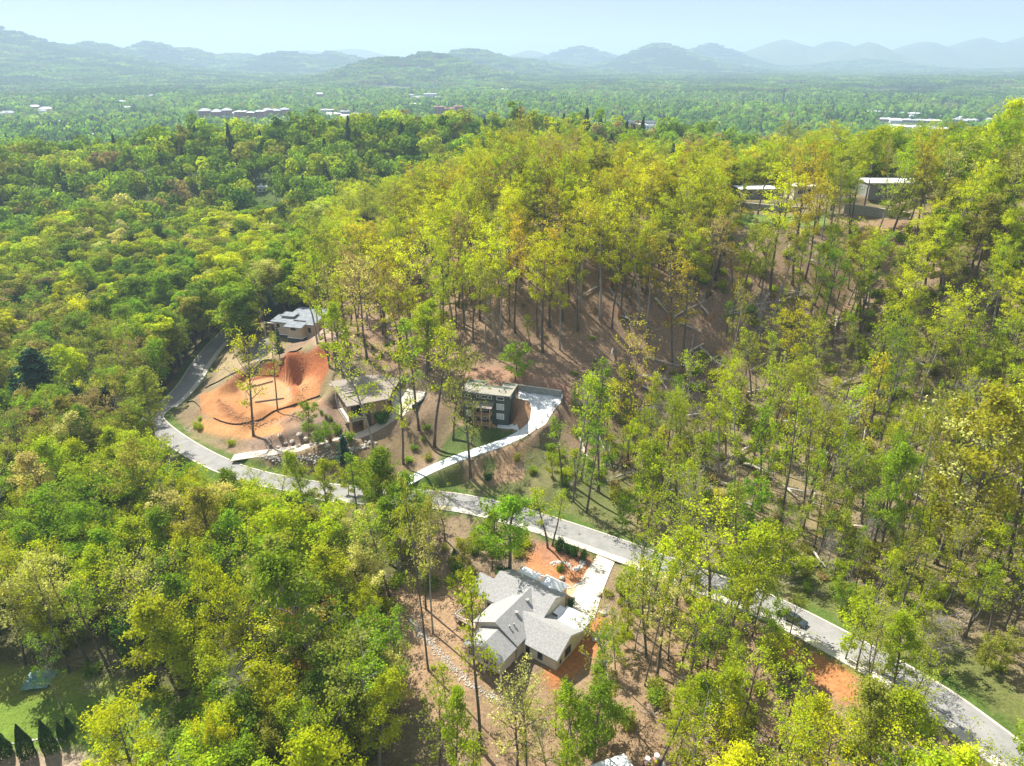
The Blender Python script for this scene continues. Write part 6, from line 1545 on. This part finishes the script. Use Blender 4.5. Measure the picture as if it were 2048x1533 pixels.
# (px, py of foot, width px, height px, wall, roof, storeys, label)
FAR = [
 (432,238,62,15,'brick','far_grey',4,'red brick apartment block with grey roof, leftmost in town'),
 (500,238,58,13,'brick','far_white',4,'long red brick block with white flat roof in town'),
 (556,233,48,12,'brick','far_grey',4,'brick block behind trees right of the long white roofed one'),
 (535,221,36,6,'far_white','far_white',2,'low white building behind the brick blocks'),
 (655,229,30,8,'far_white','far_white',2,'white flat building right of the brick blocks'),
 (690,229,24,5,'far_grey','far_white',1,'small grey shed in town right of the white building'),
 (600,216,30,5,'far_white','far_white',1,'thin white roof left of town centre trees'),
 (290,199,44,7,'far_white','far_white',2,'white building alone in the left valley forest'),
 (22,177,26,4,'far_white','far_white',2,'tiny white building at far left edge'),(18,233,30,6,'far_white','far_grey',2,'pale house at the left edge below the tiny one'),(430,163,16,4,'far_white','far_white',2,'small white speck of a building on left plain'),
 (965,186,95,7,'far_white','far_white',2,'very long white flat roofed building in mid valley'),(950,182,40,4,'far_white','far_white',1,'thin white roof behind the very long building'),
 (862,197,28,8,'far_white','far_white',3,'white three storey block left of the very long building'),(838,201,24,5,'far_grey','far_grey',2,'grey low building beside the white block'),(716,162,14,3,'far_white','far_white',1,'tiny white roof on the mid left plain'),
 (898,236,58,20,'brick','brick',5,'large dark red brick hotel with towers among trees'),
 (1243,262,34,6,'far_white','far_white',2,'white commercial roof left of the highway bridge'),(1225,272,44,9,'far_white','far_white',2,'wide white shop building under the bridge'),(1285,258,44,7,'far_white','far_white',1,'white warehouse roof in front of bridge'),(1262,268,24,5,'far_grey','far_white',1,'small grey shop between white warehouses'),
 (1712,229,90,6,'far_white','far_white',1,'long thin white factory roof right of the chimney'),(1800,232,70,5,'far_white','far_white',1,'second long factory roof at right'),(1632,219,22,3,'far_white','far_white',1,'small white roof behind the chimney'),
 (1820,246,110,5,'far_grey','far_white',1,'grey long shed below the factory roofs'),(1812,262,54,8,'far_white','far_white',1,'white depot building with curved yard'),(1870,268,60,10,'far_white','far_white',2,'white process plant with pipes at right'),(1838,274,40,7,'far_white','far_grey',1,'low tank shed beside the process plant'),
 (1925,251,46,10,'far_grey','far_grey',2,'blue grey warehouse left of tall yellow tree'),(1990,250,50,8,'far_grey','far_grey',2,'blue grey warehouse right of tall yellow tree'),(2040,234,30,6,'far_white','far_white',2,'white building at right edge of valley'),(1960,232,40,4,'far_white','far_white',1,'white roof behind the blue grey warehouses'),
 (1672,292,34,9,'far_grey','far_grey',2,'grey roofed house just behind the ridge trees'),(300,419,20,8,'far_white','far_grey',2,'white gabled house in the left valley woods'),(640,292,20,7,'far_white','far_grey',2,'small pale house amid mid left trees'),(566,299,24,8,'far_white','far_grey',2,'pale house left of the small one amid trees'),(525,384,18,6,'far_white','far_white',1,'small white roof in left forest'),(1010,293,16,6,'far_white','far_grey',2,'pale cottage near the dark firs in mid valley'),
]
FARW = []
def far_building(px, py, wpx, hpx, wall, roof, st, label, tiny=False):
    x, y, z = ground_at(px, py); dep = float(proj(x, y, z)[2])
    w = wpx * dep / F; h = max(3.0, hpx * dep / F); dpt = min(w * .6, 26 + w * .1)
    FARW.append((x, y, max(w * .58, 7), px, py))
    rz = -math.atan2(x, y) + RN.uniform(-.35, .35)
    r = empty('far_building', (x, y, z - 1), rz, label, 'building', 'buildings in the valley')
    secs = [(-w/2, w/2, 0, h)] if wpx < 40 else [(-w/2, -w*.16, 0, h), (-w*.158, w*.2, dpt*.25, h*.82), (w*.202, w/2, -dpt*.2, h*1.04)]
    wb, rb = MB(), MB()
    for x0, x1, y0, hh in secs:
        wb.box(x0, x1, y0, y0 + dpt, 0, hh + 1)
        if roof == 'far_grey' or tiny:
            e = min(1.2, w * .05); rh = min(dpt, x1 - x0) * .22; m = y0 + dpt / 2; k = min(dpt * .45, (x1 - x0) * .4)
            A = [(x0-e, y0-e, hh+1), (x1+e, y0-e, hh+1), (x1+e, y0+dpt+e, hh+1), (x0-e, y0+dpt+e, hh+1), (x0+k, m, hh+1+rh), (x1-k, m, hh+1+rh)]
            rb.add(A, [(0,1,5,4), (1,2,5), (2,3,4,5), (3,0,4), (3,2,1,0)])
        else:
            rb.box(x0-.5, x1+.5, y0-.5, y0+dpt+.5, hh+1, hh+1.7); rb.box(x0 + (x1-x0)*.3, x0 + (x1-x0)*.5, y0+dpt*.4, y0+dpt*.65, hh+1.7, hh+3.4)
    wb.build('wall', M[wall], r); rb.build('roof', M[roof], r)
    if tiny: return
    wm = MB(); fh = h / st
    for x0, x1, y0, hh in secs:
        n = max(2, int((x1 - x0) / 6))
        for f in range(st):
            for k in range(n):
                cx = x0 + (x1-x0) * (k + .5) / n; hw = (x1-x0)/n*.26
                wm.box(cx - hw, cx + hw, y0 -.12, y0 + .1, 1 + f*fh*.95 * hh / h + fh*.25, 1 + (f*.95*fh + fh*.62) * hh / h)
    tag(wm.build('windows', M['glass'], r), kind='stuff')
for a in FAR: far_building(*a)
for x0, x1, y0, y1, n, where in ((390,480,222,246,7,'left of the brick town blocks'), (560,730,222,246,11,'right of the brick town blocks'), (0,260,205,262,9,'in the far left woods'), (800,1020,180,214,7,'around the long white roof in mid valley'),
                         (1200,1330,256,276,8,'in front of the highway bridge'), (1640,1900,236,290,16,'in the industrial area right of the ridge'), (1860,2040,228,262,9,'behind the tall yellow ridge tree'), (20,420,268,312,7,'among the nearer left valley trees'), (430,900,160,200,5,'on the mid valley plain')):
    for i, px in enumerate(sorted(RN.uniform(x0, x1) for _ in range(n))):
        far_building(px, RN.uniform(y0, y1), RN.uniform(9, 26), RN.uniform(3, 5.5), RN.choice(['far_white', 'far_grey', 'brick', 'far_white']), RN.choice(['far_white', 'far_white', 'far_grey']), 1, f'{ORD[i]} tiny roof from left {where}', True)
# the hotel's gables and towers
# highway bridge on piers
bx, by, bz = ground_at(1275, 258); dep = float(proj(bx, by, bz)[2]); L = 130 * dep / F; hb = 14 * dep / F
br = empty('highway_bridge', (bx, by, bz), -math.atan2(bx, by), 'concrete highway bridge on piers crossing the far valley', 'bridge')
MB().box(-L/2, L/2, 0, 14, hb - 3, hb).build('deck', M['far_grey'], br)
MB().box(-L/2, L/2, -.3, 0, hb, hb + 1.4).build('parapet', M['far_white'], br)
for k in range(6): MB().box(-L/2 + L*(k+.5)/6 - 1.6, -L/2 + L*(k+.5)/6 + 1.6, 1, 13, -6, hb - 3).build('pier', M['far_grey'], br)
FARW.append((bx, by, L * .5, 1275, 250))
cx_, cy2, cz_ = ground_at(1564, 214); dep = float(proj(cx_, cy2, cz_)[2]); hh = 34 * dep / F
ch = MB(); ch.tube([(0,0,0),(0,0,hh*.6),(0,0,hh)], [4.2, 3.0, 2.6], 12); ch.tube([(0,0,hh-1),(0,0,hh+.5)], [3.1,3.1], 12)
o = ch.build('chimney_stack', M['dark_block']); o.location = (cx_, cy2, cz_); tag(o, 'tall dark chimney stack standing alone in the valley', 'chimney')
FARW.append((cx_, cy2, 20, 1564, 205))

# ------------------------------------------------------------------ the woods of the valley and the far hills
LOD1 = [make_blob(50 + i, 21, 8.0, 5, 620, 1.35, M['leaf']) for i in range(5)] + [make_blob(60 + i, 25, 6.0, 6, 520, 1.3, M['leaf']) for i in range(3)] + [make_blob(70, 21, 5.4, 3, 620, 1.2, M['needle'], True), make_blob(71, 24, 4.6, 3, 560, 1.2, M['needle'], True)]
LOD2 = [make_blob(80 + i, 19, 8.4, 4, 162, 2.7, M['leaf'], False, False) for i in range(5)] + [make_blob(90 + i, 21, 5.0, 2, 110, 2.0, M['needle'], True, False) for i in range(2)]
def far_cols(n, x, y, rng, r):
    g = fbm(x / 120, y / 120, 91, 3); g2 = fbm(x / 45, y / 45, 95, 2)
    names = ['mid', 'green', 'olive', 'bud', 'lime', 'deep', 'cream', 'gold']
    base = np.array([TINT[k] for k in names])
    u = rng.random(n) + g * .55 + g2 * .3
    idx = np.clip(np.digitize(u, [.12, .36, .58, .74, .90, 1.05, 1.2]), 0, 7)
    order = np.array([5, 0, 1, 4, 1, 2, 3, 6])
    c = base[order[idx]]
    c = c * rng.uniform(.75, 1.25, (n, 1))
    return c
def ring(r0, r1, step, seed):
    rng = np.random.default_rng(seed)
    X, Y = np.meshgrid(np.arange(-r1 * .98, r1 * .98, step), np.arange(-60, r1 * 1.02, step))
    X = X.ravel() + rng.uniform(-.48, .48, X.size) * step; Y = Y.ravel() + rng.uniform(-.48, .48, Y.size) * step
    r = np.hypot(X, Y); k = (r >= r0) & (r < r1); X, Y, r = X[k], Y[k], r[k]
    Z = tz(X, Y); px, py, dep = proj(X, Y, Z)
    k = (px > -140) & (px < 2190) & (dep > 10); X, Y, Z, r, px, py = [a[k] for a in (X, Y, Z, r, px, py)]
    return X, Y, Z, r, px, py, rng
def town_clear(X, Y):
    m = np.ones(len(X), bool)
    for bx, by, rad, px, py in FARW:
        ux, uy = bx / math.hypot(bx, by), by / math.hypot(bx, by)
        dx, dy = X - bx, Y - by; f = dx * ux + dy * uy; s = np.abs(-dx * uy + dy * ux)
        dd_ = math.hypot(bx, by); front = rad * 1.2 + (11 / max(.02, (CAM_Z - float(tz(bx, by))) / dd_))
        m &= ~((s < rad * .95) & (f > -min(front, 380) * .8) & (f < min(30, rad * 1.3)))
    return m
pts = []
X, Y, Z, r, px, py, rng = ring(400, 1150, 11.2, 5)
k = ~((np.abs(X) < 430) & (Y < 440)) & town_clear(X, Y) & (rng.random(len(X)) < .93)
X, Y, Z, r = X[k], Y[k], Z[k], r[k]; C = far_cols(len(X), X, Y, rng, r)
con = rng.random(len(X)) < .07 + .14 * (fbm(X / 90, Y / 90, 99, 2) > .3)
C[con] = np.array(TINT['pine']) * 1.1
idx = np.where(con, rng.integers(8, 10, len(X)), rng.integers(0, 8, len(X))); s = rng.uniform(.75, 1.35, len(X))
A1 = np.column_stack([X, Y, Z, idx, rng.uniform(0, 6.28, len(X)), s, s * rng.uniform(.85, 1.1, len(X)), C])
scatter('valley_forest', A1, LOD1, 'mixed spring forest covering the valley behind the ridge', 'woods')
X, Y, Z, r, px, py, rng = ring(1150, 3000, 13, 6)
gapn = fbm(X / 260, Y / 170, 123, 3)
k = town_clear(X, Y) & (rng.random(len(X)) < .9) & ~((gapn > .40) & (r > 1900))
X, Y, Z, r = X[k], Y[k], Z[k], r[k]; C = far_cols(len(X), X, Y, rng, r)
con = rng.random(len(X)) < .10 + .30 * (fbm(X / 160, Y / 160, 99, 2) > .25)
C[con] = np.array(TINT['pine']) * 1.15
idx = np.where(con, rng.integers(5, 7, len(X)), rng.integers(0, 5, len(X))); s = rng.uniform(.72, 1.2, len(X))
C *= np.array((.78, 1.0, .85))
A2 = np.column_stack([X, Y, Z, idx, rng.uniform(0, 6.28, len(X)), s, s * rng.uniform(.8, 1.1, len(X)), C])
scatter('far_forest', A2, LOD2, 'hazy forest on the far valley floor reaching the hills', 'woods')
# groves: one mesh of many small crowns, set all over the plain and hills
def make_grove(seed, size, n):
    rng = np.random.default_rng(seed); P = []; lv = []
    for i in range(n):
        cx, cy2 = rng.uniform(-size/2, size/2, 2); h = rng.uniform(11, 20); v = rng.random(); q = 16
        o = rng.normal(size=(q, 3)); o /= np.linalg.norm(o, axis=1)[:, None]; o[:, 2] = np.abs(o[:, 2])
        P.append(np.array((cx, cy2, h - 7)) + o * np.array((6.5, 6.5, 7.5))); lv.append(np.clip(v * .9 + rng.random(q) * .15, 0, 1))
    P = np.concatenate(P); lv = np.concatenate(lv)
    return leaf_mesh('grove', quads(P, 6.0, rng, .5), lv, M['leaf'])
LOD3 = [make_grove(i + 400, 84, 52) for i in range(5)]
X, Y, Z, r, px, py, rng = ring(3000, 9500, 72, 7)
gapn = fbm(X / 520, Y / 300, 129, 3)
k = (gapn < .36) | (Z > -8); X, Y, Z, r = X[k], Y[k], Z[k], r[k]
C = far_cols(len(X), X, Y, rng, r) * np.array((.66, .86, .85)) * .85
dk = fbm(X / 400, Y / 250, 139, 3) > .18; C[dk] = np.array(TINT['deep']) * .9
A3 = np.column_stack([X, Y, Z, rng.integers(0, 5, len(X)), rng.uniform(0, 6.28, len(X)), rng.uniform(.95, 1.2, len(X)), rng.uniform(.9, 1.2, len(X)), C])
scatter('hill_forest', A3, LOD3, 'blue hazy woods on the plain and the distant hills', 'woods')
print('far', len(A1), len(A2), len(A3))

# ------------------------------------------------------------------ the air
def build_haze():
    mb = MB().box(-24500, 24500, -600, 24800, -260, 660)
    N = NT('haze'); v = N.n('ShaderNodeVolumePrincipled')
    v.inputs['Color'].default_value = (0.54, 0.70, 0.92, 1); v.inputs['Density'].default_value = 0.00014; v.inputs['Anisotropy'].default_value = 0.15
    o = N.n('ShaderNodeOutputMaterial'); N.l(v.outputs[0], o.inputs['Volume'])
    tag(mb.build('haze', N.m), 'pale blue spring haze', 'haze', kind='stuff')
build_haze()
